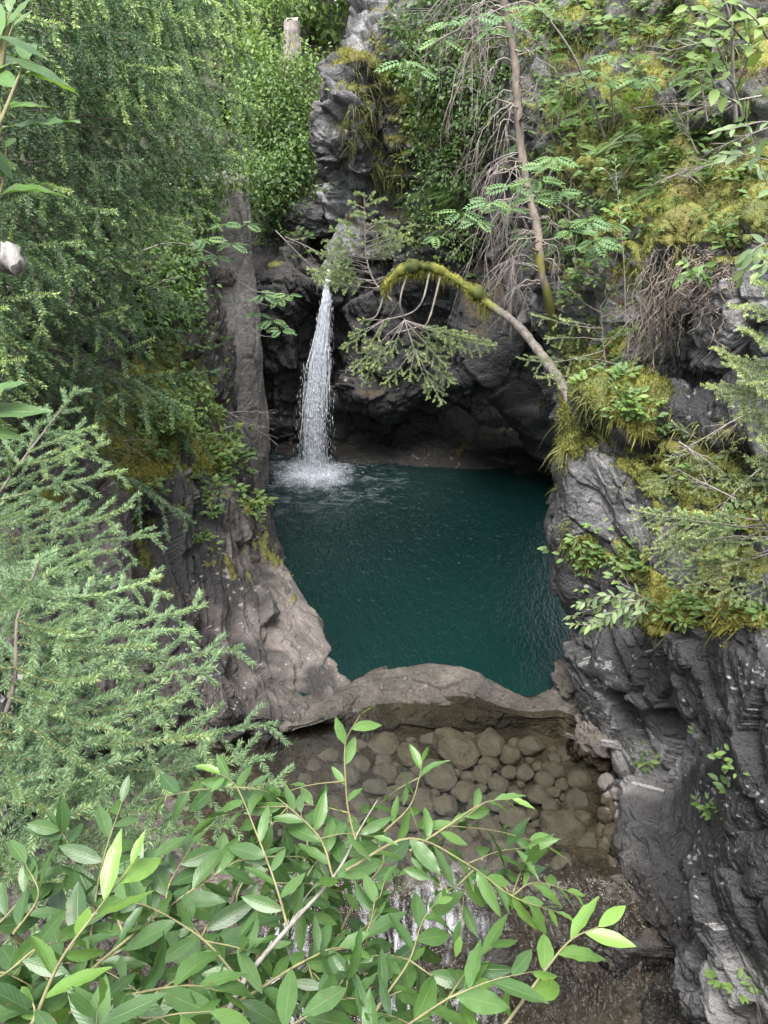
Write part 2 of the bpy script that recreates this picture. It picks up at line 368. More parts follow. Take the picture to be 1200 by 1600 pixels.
patch('right_hillside', [
    [(820, -150, 19), (790, -150, 16), (900, -150, 15), (1000, -150, 14), (1100, -150, 13), (1320, -150, 11.5)],
    [(820, 0, 18), (785, 0, 14.6), (900, 0, 14), (1000, 0, 13), (1100, 0, 12), (1320, 0, 10.5)],
    [(830, 120, 17), (795, 120, 13.9), (900, 120, 12.9), (1000, 120, 12.2), (1100, 120, 11.2), (1320, 120, 9.6)],
    [(840, 250, 16), (812, 250, 13.4), (905, 250, 12.1), (1000, 240, 11.3), (1090, 240, 10.6), (1320, 240, 8.8)],
    [(850, 340, 16), (828, 340, 13), (910, 340, 11.6), (1000, 330, 10.6), (1090, 315, 9.9), (1320, 290, 8.2)],
    [(860, 400, 16), (835, 400, 12.9), (915, 400, 11.3), (1005, 380, 9.9), (1070, 345, 8.8), (1150, 350, 8.3), (1320, 320, 7.4)][:1] +
    [(835, 400, 12.9), (915, 400, 11.3), (1005, 385, 10), (1080, 350, 8.8), (1320, 320, 7.5)],
    [(865, 450, 16), (843, 450, 12.6), (918, 450, 11), (1010, 440, 9.6), (1080, 430, 8.4), (1320, 430, 7.2)],
    [(875, 520, 16), (860, 520, 12.3), (920, 520, 10.8), (1010, 510, 9.5), (1080, 520, 8.35), (1320, 520, 7.1)],
    [(885, 570, 16), (872, 570, 12), (925, 570, 10.4), (1010, 570, 9.5), (1080, 580, 8.6), (1320, 580, 7.3)],
    [(890, 600, 15), (880, 600, 11.5), (930, 600, 10), (1010, 605, 9.6), (1080, 612, 9.3), (1320, 610, 8.2)],
    [(900, 640, 14), (890, 640, 10.8), (935, 640, 9.6), (1010, 640, 9.3), (1090, 640, 9), (1320, 640, 7.6)],
    [(900, 700, 14), (900, 700, 10), (945, 700, 9.2), (1010, 700, 8.8), (1090, 700, 8.2), (1320, 700, 7.0)],
], .028, M['rock_hill'], amp=.75, moss=.38, moss_up=.45, seed=53, soil_up=.2,
    spots=[(1090, 560, 60, -1.2), (1080, 520, 50, -1.0), (1040, 330, 70, .9), (1150, 330, 70, .9), (960, 270, 60, .6), (990, 200, 60, .6), (930, 610, 50, .8), (1110, 120, 60, -.8), (1010, 325, 25, -.6), (930, 520, 40, .3)],
    ext=(2.6, -1.6, 1.3), label='steep mossy hillside with grey outcrops right of the pool')

_e = np.array([.55, -.55, -.62]); _e /= np.linalg.norm(_e); GRAIN = np.eye(3) - .55 * np.outer(_e, _e)
patch('right_cliff', [
    [(910, 620, 11), (895, 630, 9.9), (940, 610, 9.4), (1010, 600, 8.9), (1110, 610, 8.3), (1290, 570, 7.2)],
    [(900, 640, 10.2), (869, 662, 8.8), (920, 640, 8.5), (1000, 640, 8.3), (1100, 650, 7.7), (1290, 620, 6.8)],
    [(890, 720, 9.8), (872, 720, 8.5), (925, 720, 8.1), (1000, 730, 7.9), (1100, 740, 7.2), (1290, 720, 6.4)],
    [(895, 800, 9.8), (881, 800, 8.4), (930, 800, 8.0), (1000, 820, 7.6), (1100, 830, 6.8), (1290, 820, 6.0)],
    [(900, 880, 9.8), (884, 875, 8.3), (930, 890, 7.9), (1000, 900, 7.2), (1100, 910, 6.3), (1290, 900, 5.4)],
    [(925, 950, 9.5), (915, 950, 8.1), (945, 960, 7.7), (1010, 965, 6.9), (1100, 965, 5.9), (1290, 960, 4.8)],
    [(930, 1000, 9.2), (926, 1000, 8.0), (958, 1010, 7.4), (1020, 1010, 6.65), (1110, 1010, 5.65), (1290, 1010, 4.55)],
    [(935, 1040, 9), (938, 1100, 7.5), (975, 1110, 7.0), (1040, 1120, 6.2), (1130, 1130, 5.2), (1290, 1130, 4.2)],
    [(930, 1120, 8.2), (962, 1220, 6.6), (1000, 1230, 6.1), (1060, 1240, 5.6), (1150, 1260, 4.8), (1300, 1260, 3.9)],
    [(930, 1250, 7.0), (965, 1350, 5.55), (1010, 1360, 5.2), (1070, 1370, 4.9), (1170, 1390, 4.2), (1310, 1400, 3.5)],
    [(960, 1400, 5.5), (1000, 1480, 4.75), (1040, 1490, 4.5), (1100, 1490, 4.3), (1190, 1500, 3.8), (1320, 1520, 3.2)],
    [(1000, 1540, 4.6), (1030, 1620, 4.05), (1060, 1620, 3.9), (1120, 1630, 3.7), (1220, 1640, 3.3), (1340, 1650, 2.9)],
    [(1020, 1640, 4.1), (1060, 1740, 3.6), (1100, 1740, 3.4), (1160, 1750, 3.2), (1260, 1750, 2.9), (1380, 1750, 2.5)],
], .017, M['rock_right'], amp=.8, moss=-.35, moss_up=.5, seed=67, bed=GRAIN, scales=((1.1, .46), (.42, .42), (.16, .30), (.07, .16)), calm=[(868, 760, 45, .6), (872, 870, 45, .6), (905, 960, 35, .4)], wet=[(1000, 1050, 90, 90, .5), (905, 720, 60, 70, -.25), (960, 800, 60, 60, -.2), (1110, 1170, 120, 30, -.7), (1080, 1350, 90, 120, .3), (1130, 1540, 80, 60, -.8), (950, 1150, 30, 120, -.6)],  # long flat negative spot paints the lit ridge pale, the rest vary tone
    spots=[(875, 690, 32, 1.5), (930, 640, 60, 1.5), (1010, 660, 50, 1.3), (905, 850, 40, 1.6), (945, 760, 20, 1.0), (1030, 740, 50, 1.5), (1110, 760, 60, 1.0), (1030, 960, 36, 1.6), (1120, 930, 90, 1.1), (1180, 800, 80, .9), (920, 870, 30, .7), (1000, 880, 40, .8), (1140, 970, 30, .8)],
    ext=(1.7, -.9, .35), label='black fractured rock cliff beside the stream with mossy ledges above')

def below(p, dz, dy=0): q = np.array(p, float); q[1] += dy; q[2] = dz; return q
ridge = [P(-260, 1300, 5), P(-60, 1250, 5.6), P(120, 1200, 6.3), P(260, 1150, 7.3), P(380, 1110, 7.9), PZ(500, 1092, .15), PZ(566, 1062, .11), PZ(620, 1047, .15), PZ(690, 1042, .18), PZ(745, 1052, .16), PZ(795, 1078, .07), PZ(830, 1090, .02), PZ(868, 1073, .07), PZ(905, 1045, .2), P(1090, 1030, 8.2)]
fr1 = [P(-260, 1320, 4.8), P(-60, 1280, 5.3), P(120, 1230, 6), P(260, 1180, 6.8), P(380, 1150, 7.3), P(500, 1128, 7.3), PZ(562, 1095, .05), PZ(620, 1088, .03), PZ(690, 1090, .02), PZ(745, 1100, .0), PZ(795, 1113, -.03), PZ(830, 1120, -.05), PZ(870, 1116, -.03), PZ(905, 1095, .1), P(1090, 1100, 7.5)]
cpx = [-260, -60, 120, 260, 380, 500, 562, 620, 690, 745, 795, 830, 870, 915, 1100]
def bedrow(y, z, dz=None): return [PZ(x, y, z + (0 if dz is None else dz[i])) for i, x in enumerate(cpx)]
edge = [2.3, 1.4, .9, .45, .25, .12, .05, 0, 0, 0, 0, 0, .02, .12, .3]
patch('stream_bed', [
    [below(q, -1.6, 1.1) for q in ridge], [below(q, q[2] - .35, .35) for q in ridge], ridge, fr1,
    bedrow(1130, -.16, edge), bedrow(1155, -.32, edge), bedrow(1205, -.40, edge), bedrow(1270, -.42, edge), bedrow(1340, -.36, edge), bedrow(1385, -.30, edge),
    bedrow(1440, -.50, edge), bedrow(1510, -.74, edge), bedrow(1600, -.95, edge), bedrow(1720, -1.1, edge), bedrow(1850, -1.2, edge)],
    .02, M['bed'], amp=.36, moss=-1.5, seed=71, calm=[(835, 1100, 55, .75), (560, 1080, 40, .6)], bed=np.diag([.45, 1, 1.3]) @ rot(.15, .12, .1), strata=.13, scales=((.5, .35), (.2, .42), (.09, .40), (.05, .2)), flip=None, label='brown bedrock of the outlet with a low rock lip at the pool')

patch('wooded_slope', [
    [(-350, -200, 20), (0, -200, 22), (200, -200, 25), (350, -150, 28), (450, 30, 31), (560, 55, 33)],
    [(-350, 50, 16), (0, 50, 18), (200, 50, 20.5), (350, 50, 23), (450, 75, 25), (560, 100, 26)],
    [(-350, 200, 13), (0, 200, 15.5), (200, 200, 17.5), (350, 200, 19.5), (450, 210, 21.5), (560, 230, 22)],
    [(-350, 330, 11), (0, 330, 13), (200, 330, 15.5), (350, 310, 17.6), (450, 300, 19.5), (560, 310, 20)],
    [(-350, 450, 9.5), (0, 450, 11.5), (200, 450, 14), (350, 420, 16.8), (450, 360, 18.5), (560, 380, 19)],
    [(-350, 700, 9.3), (0, 700, 11.3), (200, 700, 13.8), (350, 600, 16.8), (450, 500, 18.5), (560, 500, 19)],
], .10, rock_mat('leafy_slope', (.03, .03, .022), (.05, .05, .035), (.08, .08, .06), .1, .3, soil=(.038, .046, .018)), amp=1.0, moss=-.25, moss_up=.5, seed=83, soil_up=-.2, label='green wooded slope behind the left cliff')

# ------------------------------------------------------------------ wide ground
def ground_sheet():
    n = N('forest_floor')
    c = n.mix(n.mapr(n.noise(.6, 6, .6), .35, .65), (.035, .045, .014), (.06, .045, .025))
    mat = n.done(n.pbr(Base_Color=c, Roughness=.9, Normal=n.bump(n.noise(6, 6, .7), .1)))
    rr = np.concatenate([np.linspace(20, 60, 24), np.geomspace(66, 900, 22)]); aa = np.linspace(0, 2 * math.pi, 121)[:-1]
    R, A = np.meshgrid(rr, aa, indexing='ij')
    X = R * np.sin(A); Y = 10 + R * np.cos(A)
    back = sstep(-.2, -.9, np.cos(A))           # unseen open valley behind the camera, kept low to let light in
    Z = (R - 20) * .32 * (1 - back) + back * (-3 - .03 * R) + (1 - back) * 3.0
    Z = np.where(R > 60, np.minimum(Z, 16 + (R - 60) * .12 * (1 - back)), Z)
    fwd = sstep(.6, .95, np.cos(A + .05)); Z = Z * (1 - fwd) + fwd * np.minimum(Z, 8.6 + (R - 20) * .018)
    p = np.stack([X, Y, Z], -1).reshape(-1, 3)
    p[:, 2] += 1.2 * fbm(p * .06, 4, 5) + .5 * fbm(p * .3, 3, 6)
    ix = np.arange(p.shape[0]).reshape(R.shape); jx = np.roll(ix, -1, 1)
    F = np.stack([ix[:-1], ix[1:], jx[1:], jx[:-1]], -1).reshape(-1, 4)
    o = obj('ground', mesh_np('ground', p, F), mat); tag(o, 'wooded ground rising around the gorge', kind='structure')
    # near bank the photographer stands on
    me = [[np.array([x, y, z + dz]) for x, dz in ((-7, 1.5), (-4, .6), (-2.2, .2), (-1, 0), (.5, -.15), (2, -.1), (4, .5), (8, 2))]
          for y, z in ((-9, 4.0), (-4, 5.0), (-1, 5.3), (.3, 5.1), (1.1, 4.4), (1.9, 2.6), (2.7, .4), (3.3, -1.4))]
    patch('stream_bank', me, .07, M['rock_hill'], amp=.5, moss=.1, moss_up=.5, seed=91, soil_up=.1, flip=False, label='earthy bank the willow grows from')
ground_sheet()

# ------------------------------------------------------------------ water
def water():
    n = N('pool_water')
    # foam thrown up where the fall lands
    fp = PZ(490, 738, 0)
    d = n.n('VectorMath', operation='DISTANCE', ins={0: n.pos(), 1: tuple(fp)}).outputs['Value']
    rp1 = n.noise(7, 3, .6, n.mapv((1, .5, 1)), 0.4); rp2 = n.noise(22, 3, .6, n.mapv((1, .45, 1)))
    near = n.mapr(d, 0.3, 7, 1, .10)
    h = n.math('MULTIPLY', n.math('ADD', rp1, n.math('MULTIPLY', rp2, .7)), near)
    nb = n.bump(h, .14, 1.0)
    base = n.mix(n.mapr(n.noise(.35, 2), .3, .7), (.0020, .0108, .0098), (.0026, .0130, .0116))
    sh = n.pbr(Base_Color=base, Roughness=.04, IOR=1.33, Normal=nb)
    lump = n.math('MULTIPLY', n.math('SUBTRACT', n.noise(3.2, 4, .65), .5), 1.2); fine = n.noise(24, 4, .7)
    core = n.math('MULTIPLY', n.mapr(n.math('ADD', d, lump), .95, .05), n.mapr(fine, .30, .62))
    trail = n.math('MULTIPLY', n.mapr(n.math('ADD', d, lump), 2.3, .5), n.math('MULTIPLY', n.mapr(n.noise(2.0, 5, .75, n.mapv((1, 2.2, 1), (0, 0, .4)), 1.5), .50, .75), .32))
    fo = n.math('MAXIMUM', core, trail)
    foam = n.pbr(Base_Color=(.68, .74, .82), Roughness=.7, Normal=nb)
    mx = n.n('MixShader', ins={0: fo, 1: sh.outputs[0], 2: foam.outputs[0]})
    mat = n.done(mx)
    cs = [P(300, 800, 13.3)] 
    xs = np.linspace(-4.5, 6.5, 140); vs = np.linspace(0, 1, 120); rg = np.array(ridge)
    X, Vv = np.meshgrid(xs, vs, indexing='ij'); Y0 = np.interp(X, rg[:, 0], rg[:, 1]) + .03; Y = Y0 + Vv * (17.5 - Y0); p = np.stack([X, Y, 0 * X], -1).reshape(-1, 3)
    dd = np.linalg.norm(p - fp, axis=1)
    p[:, 2] += .035 * np.exp(-dd / 1.2) * fbm(p * 3.5, 3, 3)
    F = grid_faces(140, 120)[:, ::-1]
    o = obj('pool_water', mesh_np('pool_water', p, F), mat); tag(o, 'deep still teal pool below the waterfall', kind='structure')
    # shallow outlet: clear sheet over stones, steepening into a slide
    n = N('stream_water')
    wv = n.noise(5, 3, .6, n.mapv((1, .7, 1)), .6); w2 = n.noise(16, 3, .6)
    fl = n.attr('flow')
    h = n.math('ADD', n.math('MULTIPLY', wv, n.mapr(fl, 0, 1, .25, 1.8)), n.math('MULTIPLY', w2, n.mapr(fl, 0, 1, .05, .8)))
    nb = n.bump(h, .07, 1.0)
    fr = n.n('Fresnel', ins={'IOR': 1.33, 'Normal': nb}).outputs[0]
    tr = n.n('BsdfTransparent', ins={'Color': (.64, .63, .56)})
    gl = n.n('BsdfGlossy', ins={'Roughness': .05, 'Normal': nb, 'Color': (1, 1, 1)})
    mx = n.n('MixShader', ins={0: fr, 1: tr.outputs[0], 2: gl.outputs[0]})
    # sky reflection on the slide, painted in as pale foamy streaks
    glint = n.math('MULTIPLY', n.mapr(n.noise(1.0, 2, .5, n.mapv((13, 3.5, 3), (0, 0, .5)), 1.0), .42, .78), n.math('MULTIPLY', fl, n.mapr(n.noise(1.6, 2), .45, .58)))
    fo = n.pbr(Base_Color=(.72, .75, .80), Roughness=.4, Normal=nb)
    mx = n.n('MixShader', ins={0: n.math('MULTIPLY', n.math('MULTIPLY', glint, .40), n.mapr(n.n('SeparateXYZ', ins={0: n.pos()}).outputs[0], 1.25, .7)), 1: mx.outputs[0], 2: fo.outputs[0]})
    mat = n.done(mx)
    prof_y = [2.2, 3.2, 4.0, 4.5, 4.9, 5.2, 5.5, 6.2, 7.0, 8.1]; prof_z = [-1.05, -.92, -.74, -.52, -.28, -.12, -.06, -.04, -.03, -.02]
    xs = np.linspace(-3.2, 3.2, 130); ys = np.linspace(2.2, 7.95, 130)
    X, Y = np.meshgrid(xs, ys, indexing='ij'); Z = np.interp(Y, prof_y, prof_z)
    fl = sstep(5.6, 4.8, Y)
    p = np.stack([X, Y, Z], -1).reshape(-1, 3); fl = fl.ravel()
    p[:, 2] += fl * .05 * fbm(p * np.array([3, 1.6, 1]), 4, 9)
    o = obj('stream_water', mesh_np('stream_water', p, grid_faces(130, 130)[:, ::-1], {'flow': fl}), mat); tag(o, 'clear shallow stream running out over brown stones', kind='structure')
water()
# ------------------------------------------------------------------ plant materials
def PT(px, py, t): return CAM + ray(px, py) * t
def leaf_mat(name, a, b, c=None, trans=.35, rough=.5, vein=False, spec=.35):
    n = N(name); t = n.attr('tint')
    col = n.mix(n.mapr(t, 0, .5), a, b)
    if c: col = n.mix(n.mapr(t, .5, 1), col, c)
    nrm = None
    if vein:
        uv = n.n('SeparateXYZ', ins={0: n.n('UVMap').outputs[0]})
        v = n.math('ABSOLUTE', uv.outputs[1]); u = uv.outputs[0]
        mid = n.mapr(v, .07, .02)
        ph = n.math('SINE', n.math('MULTIPLY', n.math('SUBTRACT', u, n.math('MULTIPLY', v, .22)), 62.0))
        side = n.math('MULTIPLY', n.mapr(ph, .75, 1.0), .06)
        col = n.mix(n.math('MAXIMUM', n.math('MULTIPLY', mid, .55), side), col, n.mix(1.0, col, (1.0, .98, .8), 'SCREEN') if False else n.mix(.35, col, (.30, .42, .16)))
        col = n.mix(n.mapr(n.noise(95, 3, .6), .66, .72), col, (.10, .07, .025))
        col = n.mix(n.math('MULTIPLY', n.mapr(n.noise(28, 3), .5, .75), .45), col, n.mix(1.0, col, (.75, .62, .5), 'MULTIPLY'))
        nrm = n.bump(n.math('SUBTRACT', n.math('MULTIPLY', ph, -.22), n.math('MULTIPLY', mid, 1.5)), .0004, .6)
    p = n.pbr(Base_Color=col, Roughness=rough, Specular_IOR_Level=spec)
    if nrm is not None: n.set(p, 'Normal', nrm)
    tr = n.n('BsdfTranslucent', ins={'Color': n.mix(1.0, col, (1.25, 1.25, .7), 'MULTIPLY')})
    return n.done(n.n('MixShader', ins={0: trans, 1: p.outputs[0], 2: tr.outputs[0]}))
def wood_mat(name, a, b, moss=None, sc=30):
    n = N(name); f = n.noise(sc, 4, .65, n.mapv((1, 1, .4)))
    c = n.mix(n.mapr(f, .35, .65), a, b)
    if moss: c = n.mix(n.mapr(n.math('ADD', n.attr('moss'), n.math('MULTIPLY', n.math('SUBTRACT', f, .5), .8)), .4, .6), c, n.mix(f, moss, tuple(2.2 * x for x in moss)))
    return n.done(n.pbr(Base_Color=c, Roughness=.85, Normal=n.bump(f, .01, .7)))
M['needle_near'] = leaf_mat('fresh_spruce_needles', (.078, .135, .078), (.175, .265, .135), (.29, .38, .15), .32, .45)
M['needle'] = leaf_mat('spruce_needles', (.028, .056, .029), (.10, .18, .08), (.30, .41, .15), .32, .5)
M['needle_fresh'] = leaf_mat('light_spruce_needles', (.06, .095, .045), (.14, .20, .085), (.37, .44, .18), .32, .5)
M['willow'] = leaf_mat('willow_leaf', (.028, .066, .022), (.072, .145, .036), (.15, .27, .045), .33, .38, vein=True, spec=.5)
M['broad'] = leaf_mat('broad_leaf', (.045, .088, .030), (.09, .155, .045), (.17, .25, .065), .38, .5)
M['rowan'] = leaf_mat('rowan_leaf', (.06, .12, .05), (.10, .18, .075), (.17, .26, .08), .35, .5)
M['pale'] = leaf_mat('pale_leaf', (.08, .13, .06), (.13, .19, .09), (.20, .27, .10), .3, .45)
M['grass'] = leaf_mat('cliff_grass', (.07, .09, .026), (.13, .15, .042), (.20, .185, .07), .3, .7)
M['mossfuzz'] = leaf_mat('moss_shoots', (.045, .058, .012), (.125, .132, .024), (.23, .215, .042), .2, .8)
M['bark'] = wood_mat('spruce_bark', (.05, .04, .032), (.12, .10, .085))
M['twig'] = wood_mat('young_twig', (.09, .085, .04), (.16, .15, .065))
M['dead'] = wood_mat('dead_twig', (.11, .095, .083), (.22, .195, .175))
M['deadbark'] = wood_mat('dead_bark', (.085, .070, .057), (.19, .155, .125), (.07, .07, .014), 14)
M['archbark'] = wood_mat('pale_bark', (.07, .06, .05), (.17, .15, .13), (.07, .075, .012), 20)
M['greytwig'] = wood_mat('grey_stem', (.12, .11, .095), (.23, .21, .18))
M['farbark'] = wood_mat('grey_trunk', (.09, .08, .07), (.17, .155, .14), None, 8)
M['deadbranch'] = wood_mat('lichen_bark', (.07, .063, .056), (.21, .20, .185), None, 25)
M['root'] = wood_mat('hanging_root', (.11, .085, .065), (.22, .185, .155))

def unit(v): v = np.asarray(v, float); return v / (np.linalg.norm(v, axis=-1, keepdims=True) + 1e-9)
def leaf_template(nl, nw, W=.2, fold=.25, curl=.12, pw=.85, wave=0.0):
    u = np.linspace(0, 1, nl); v = np.linspace(-1, 1, nw)
    U, Vv = np.meshgrid(u, v, indexing='ij')
    w = W * np.sin(np.pi * U ** pw) ** .9 + .004
    x = U; y = Vv * w; z = fold * np.abs(Vv) * w - curl * U * U + wave * np.sin(U * 19 + 2 * Vv) * np.abs(Vv)
    return np.stack([x, y, z], -1).reshape(-1, 3), grid_faces(nl, nw), np.stack([U, Vv], -1).reshape(-1, 2)
T_WILLOW = [leaf_template(10, 5, .155, .22, .10, .9, .012), leaf_template(10, 5, .17, .30, .22, .85, .015), leaf_template(10, 5, .14, .15, -.05, .95, .01), leaf_template(10, 5, .16, .45, .38, .9, .02), leaf_template(10, 5, .125, .25, .2, .8, .022), leaf_template(10, 5, .18, .12, .05, .92, .025)]
T_LEAF = leaf_template(4, 3, .24, .3, .15)
T_FAR = leaf_template(3, 3, .27, .35, .2)
def compound_template(n=6, L=.34, W=.11, drop=.25):       # a feathered leaf: paired leaflets on a stalk
    t = leaf_template(3, 3, W / L * .45 + .05, .25, .1)
    Vs, Fs, Us, k = [], [], [], 0
    def put(b, ang, l, z):
        nonlocal k
        c, s = math.cos(ang), math.sin(ang)
        R = np.array([[c, -s, 0], [s, c, 0], [0, 0, 1]])
        Vs.append((t[0] * l) @ R.T + b); Fs.append(t[1] + k); Us.append(t[2]); k += len(t[0])
    for i in range(n):
        u = .18 + .74 * i / (n - 1); l = L * (.75 + .5 * math.sin(math.pi * (.15 + .75 * i / (n - 1)))) * .8
        for sg in (1, -1): put(np.array([u, 0, -drop * u * u]), sg * math.radians(62), l, 0)
    put(np.array([.95, 0, -drop * .9]), 0, L * .75, 0)
    st = np.array([[0, -.008, 0], [0, .008, 0], [1, .004, -drop], [1, -.004, -drop]]); Vs.append(st); Fs.append(np.array([[0, 1, 2, 3]]) + k); Us.append(np.zeros((4, 2)))
    return np.concatenate(Vs), np.concatenate(Fs), np.concatenate(Us)
T_ROWAN = compound_template(6, .36, .13, .22)
T_FERN = compound_template(13, .30, .05, .55)
def place(G, T, pos, xd, zd, scale, tint):
    pos = np.atleast_2d(pos); k = len(pos)
    if k == 0: return
    x = unit(np.broadcast_to(xd, (k, 3))); z = np.broadcast_to(zd, (k, 3)); y = unit(np.cross(z, x)); z = np.cross(x, y)
    V, F, UV = T
    s = np.broadcast_to(np.asarray(scale, float), (k,))
    W = pos[:, None] + s[:, None, None] * (V[None, :, 0:1] * x[:, None] + V[None, :, 1:2] * y[:, None] + V[None, :, 2:3] * z[:, None])
    FF = F[None] + (np.arange(k) * len(V))[:, None, None]
    G.add(W.reshape(-1, 3), FF.reshape(-1, F.shape[1]), np.tile(UV, (k, 1)), tint=np.repeat(np.broadcast_to(np.asarray(tint, float), (k,)), len(V)))

class Needles:
    def __init__(s): s.p = []; s.d = []; s.t = []
    def line(s, pts, dens, t0=0., t1=0.):
        pts = np.asarray(pts); seg = np.linalg.norm(np.diff(pts, axis=0), axis=1); cl = np.concatenate([[0], np.cumsum(seg)])
        n = max(3, int(cl[-1] * dens)); q = np.linspace(0, cl[-1], n)
        p = np.stack([np.interp(q, cl, pts[:, k]) for k in range(3)], 1)
        s.p.append(p); s.d.append(unit(np.gradient(p, axis=0))); s.t.append(t0 + (t1 - t0) * (q / cl[-1]) ** 1.5)
    def build(s, G, rng, ln, wd, fwd=.75, up=.35):
        p = np.concatenate(s.p); d = np.concatenate(s.d); t = np.concatenate(s.t); n = len(p)
        r = unit(rng.normal(size=(n, 3)) + np.array([0, 0, up])); r = unit(r - (r * d).sum(1)[:, None] * d)
        nd = unit(d * fwd + r); L = ln * rng.uniform(.7, 1.15, n)[:, None]
        sd = unit(np.cross(nd, rng.normal(size=(n, 3)))) * wd * .5
        p = p + d * rng.uniform(-.004, .004, n)[:, None]
        V = np.stack([p + sd, p - sd, p + nd * L * .55 - sd * .9, p + nd * L, p + nd * L * .55 + sd * .9], 1)
        F = (np.arange(n) * 5)[:, None] + np.array([[0, 1, 2, 3]]); F2 = (np.arange(n) * 5)[:, None] + np.array([[0, 2, 3, 4]])
        # one kite per needle
        V = np.stack([p, p + nd * L * .45 + sd, p + nd * L, p + nd * L * .45 - sd], 1)
        F = (np.arange(n) * 4)[:, None] + np.arange(4)[None]
        G.add(V.reshape(-1, 3), F, tint=np.repeat(np.clip(t + rng.normal(0, .09, n), 0, 1), 4))

def spruce_limb(rng, base, tip, W, ND, dens, side=.42, sp=.06, r0=.008, droop=.10, lift=.05, bare=.2, fresh=.5, sub=True, up=(0, 0, 1), mintw=.035, hang=0.0):
    base = np.asarray(base, float); tip = np.asarray(tip, float); ax = tip - base; L = np.linalg.norm(ax); ax = ax / L
    s = np.linspace(0, 1, max(7, int(L / .12)))
    pts = base + np.outer(s, ax * L) + np.outer(np.sin(np.pi * s) * droop * L - np.sin(np.pi * s ** 2) * lift * L * 0, [0, 0, -1])
    pts += rng.normal(0, .006 * L, pts.shape) * np.sin(np.pi * s)[:, None]
    tube(W, pts, r0 * (1 - .85 * s), 5)
    if ND is not None: ND.line(pts[int(len(pts) * (.06 if mintw > .04 else max(bare, .45))):], dens, .25, .2 + fresh)
    b = unit(np.cross(ax, np.asarray(up, float)))
    n = max(4, int(L * (1 - bare) / sp))
    for i in range(n):
        u = bare + (1 - bare) * (i + .5) / n; k = u * (len(pts) - 1); j = min(int(k), len(pts) - 2)
        p0 = pts[j] + (pts[j + 1] - pts[j]) * (k - j); T = unit(pts[j + 1] - pts[j])
        sg = 1 if i % 2 else -1
        l = side * L * (1 - u) ** .75 * rng.uniform(.7, 1.1) * (.55 + .45 * min(1, (u - bare) / .25)) + mintw + .012 * L
        an = math.radians(rng.uniform(42, 62))
        d = unit(T * math.cos(an) + b * sg * math.sin(an) + np.array([0, 0, rng.uniform(-.22, .05) - hang]))
        v = np.linspace(0, 1, 5)[:, None]
        q = p0 + d * l * v + np.array([0, 0, -1]) * (.10 + hang) * l * v ** 2
        tube(W, q, r0 * .38 * (1 - .6 * v[:, 0]), 3)
        fr = fresh * rng.uniform(.5, 1.1)
        if ND is not None: ND.line(q, dens, .12 + .2 * u, .2 + fr)
        if sub and l > 2.2 * sp:
            m = int(l / (sp * 1.15)); b2 = unit(np.cross(d, np.asarray(up, float)))
            for jn in range(1, m):
                w = jn / m; l2 = l * .42 * (1 - w) + .7 * mintw
                p1 = p0 + d * l * w + np.array([0, 0, -1]) * (.10 + hang) * l * w * w
                d2 = unit(d * .65 + b2 * (1 if jn % 2 else -1) * .75 + np.array([0, 0, -.12 - hang]))
                q2 = p1 + d2 * l2 * np.linspace(0, 1, 4)[:, None] + np.array([0, 0, -1]) * hang * .5 * l2 * np.linspace(0, 1, 4)[:, None] ** 2
                if rng.random() < .5 or l2 > .1: tube(W, q2, r0 * .22, 3)
                if ND is not None: ND.line(q2, dens, .12, .15 + fr)
    return pts
def bare_twig(rng, W, base, d, L, r, gravity=.4, nsub=5, depth=1, lateral=1.0):
    n = max(6, int(L / .08)); s = np.linspace(0, 1, n)[:, None]
    pts = base + unit(d) * L * s + np.array([0, 0, -1]) * gravity * L * s ** 2 + np.cumsum(rng.normal(0, .012 * L, (n, 3)), 0) * s
    tube(W, pts, r * (1 - .8 * s[:, 0]), 4)
    if depth > 0:
        for i in range(nsub):
            u = rng.uniform(.2, .95); j = int(u * (n - 1)); T = unit(pts[min(j + 1, n - 1)] - pts[j - 1])
            dd = unit(T + lateral * unit(rng.normal(size=3)) * .8)
            bare_twig(rng, W, pts[j], dd, L * rng.uniform(.25, .5) * (1.1 - .5 * u), r * .5, gravity, max(2, nsub // 2), depth - 1, lateral)
    return pts

def shoot(rng, W, LF, pts, r, ll, sp, T, tint=(.2, .6), start=.15, tipfresh=.4, ang=52, up=(0, 0, 1), roll=.35, face=None):
    """leafy shoot along a path: alternate leaves, a pair at the tip"""
    p = catmull(pts, max(8, 5 * len(pts))); n = len(p); s = np.linspace(0, 1, n)
    tube(W, p, r * (1 - .75 * s), 5)
    L = np.linalg.norm(np.diff(p, axis=0), axis=1).sum(); k = max(3, int(L * (1 - start) / sp))
    for i in range(k + 1):
        u = start + (1 - start) * i / k; f = u * (n - 1); j = min(int(f), n - 2)
        q = p[j] + (p[j + 1] - p[j]) * (f - j); Tn = unit(p[j + 1] - p[j])
        upv = unit(np.asarray(up) + rng.normal(0, .25, 3)); b = unit(np.cross(Tn, upv))
        az = (i % 2 * 2 - 1) * math.radians(90 + rng.normal(0, 28))
        a = math.radians(ang + rng.normal(0, 10)) * (1.05 - .45 * u) if i < k else .15
        sidev = b * math.sin(az) + np.cross(b, Tn) * math.cos(az) * .5
        xd = unit(Tn * math.cos(a) + sidev * math.sin(a) + np.array([0, 0, -.12 - .5 * rng.random() ** 2]) + rng.normal(0, .14, 3))
        zd = unit(np.asarray(up) * 1.0 + (0 if face is None else np.asarray(face)) + rng.normal(0, roll, 3))
        sc = ll * rng.uniform(.62, 1.2) * (.62 + .38 * math.sin(math.pi * min(1, .15 + .8 * u)))
        ti = rng.uniform(*tint) + tipfresh * max(0, u - .6) / .4
        TT = T[int(rng.integers(len(T)))] if isinstance(T, list) else T
        place(LF, TT, q[None], xd, zd, sc, min(ti, 1))
    return p

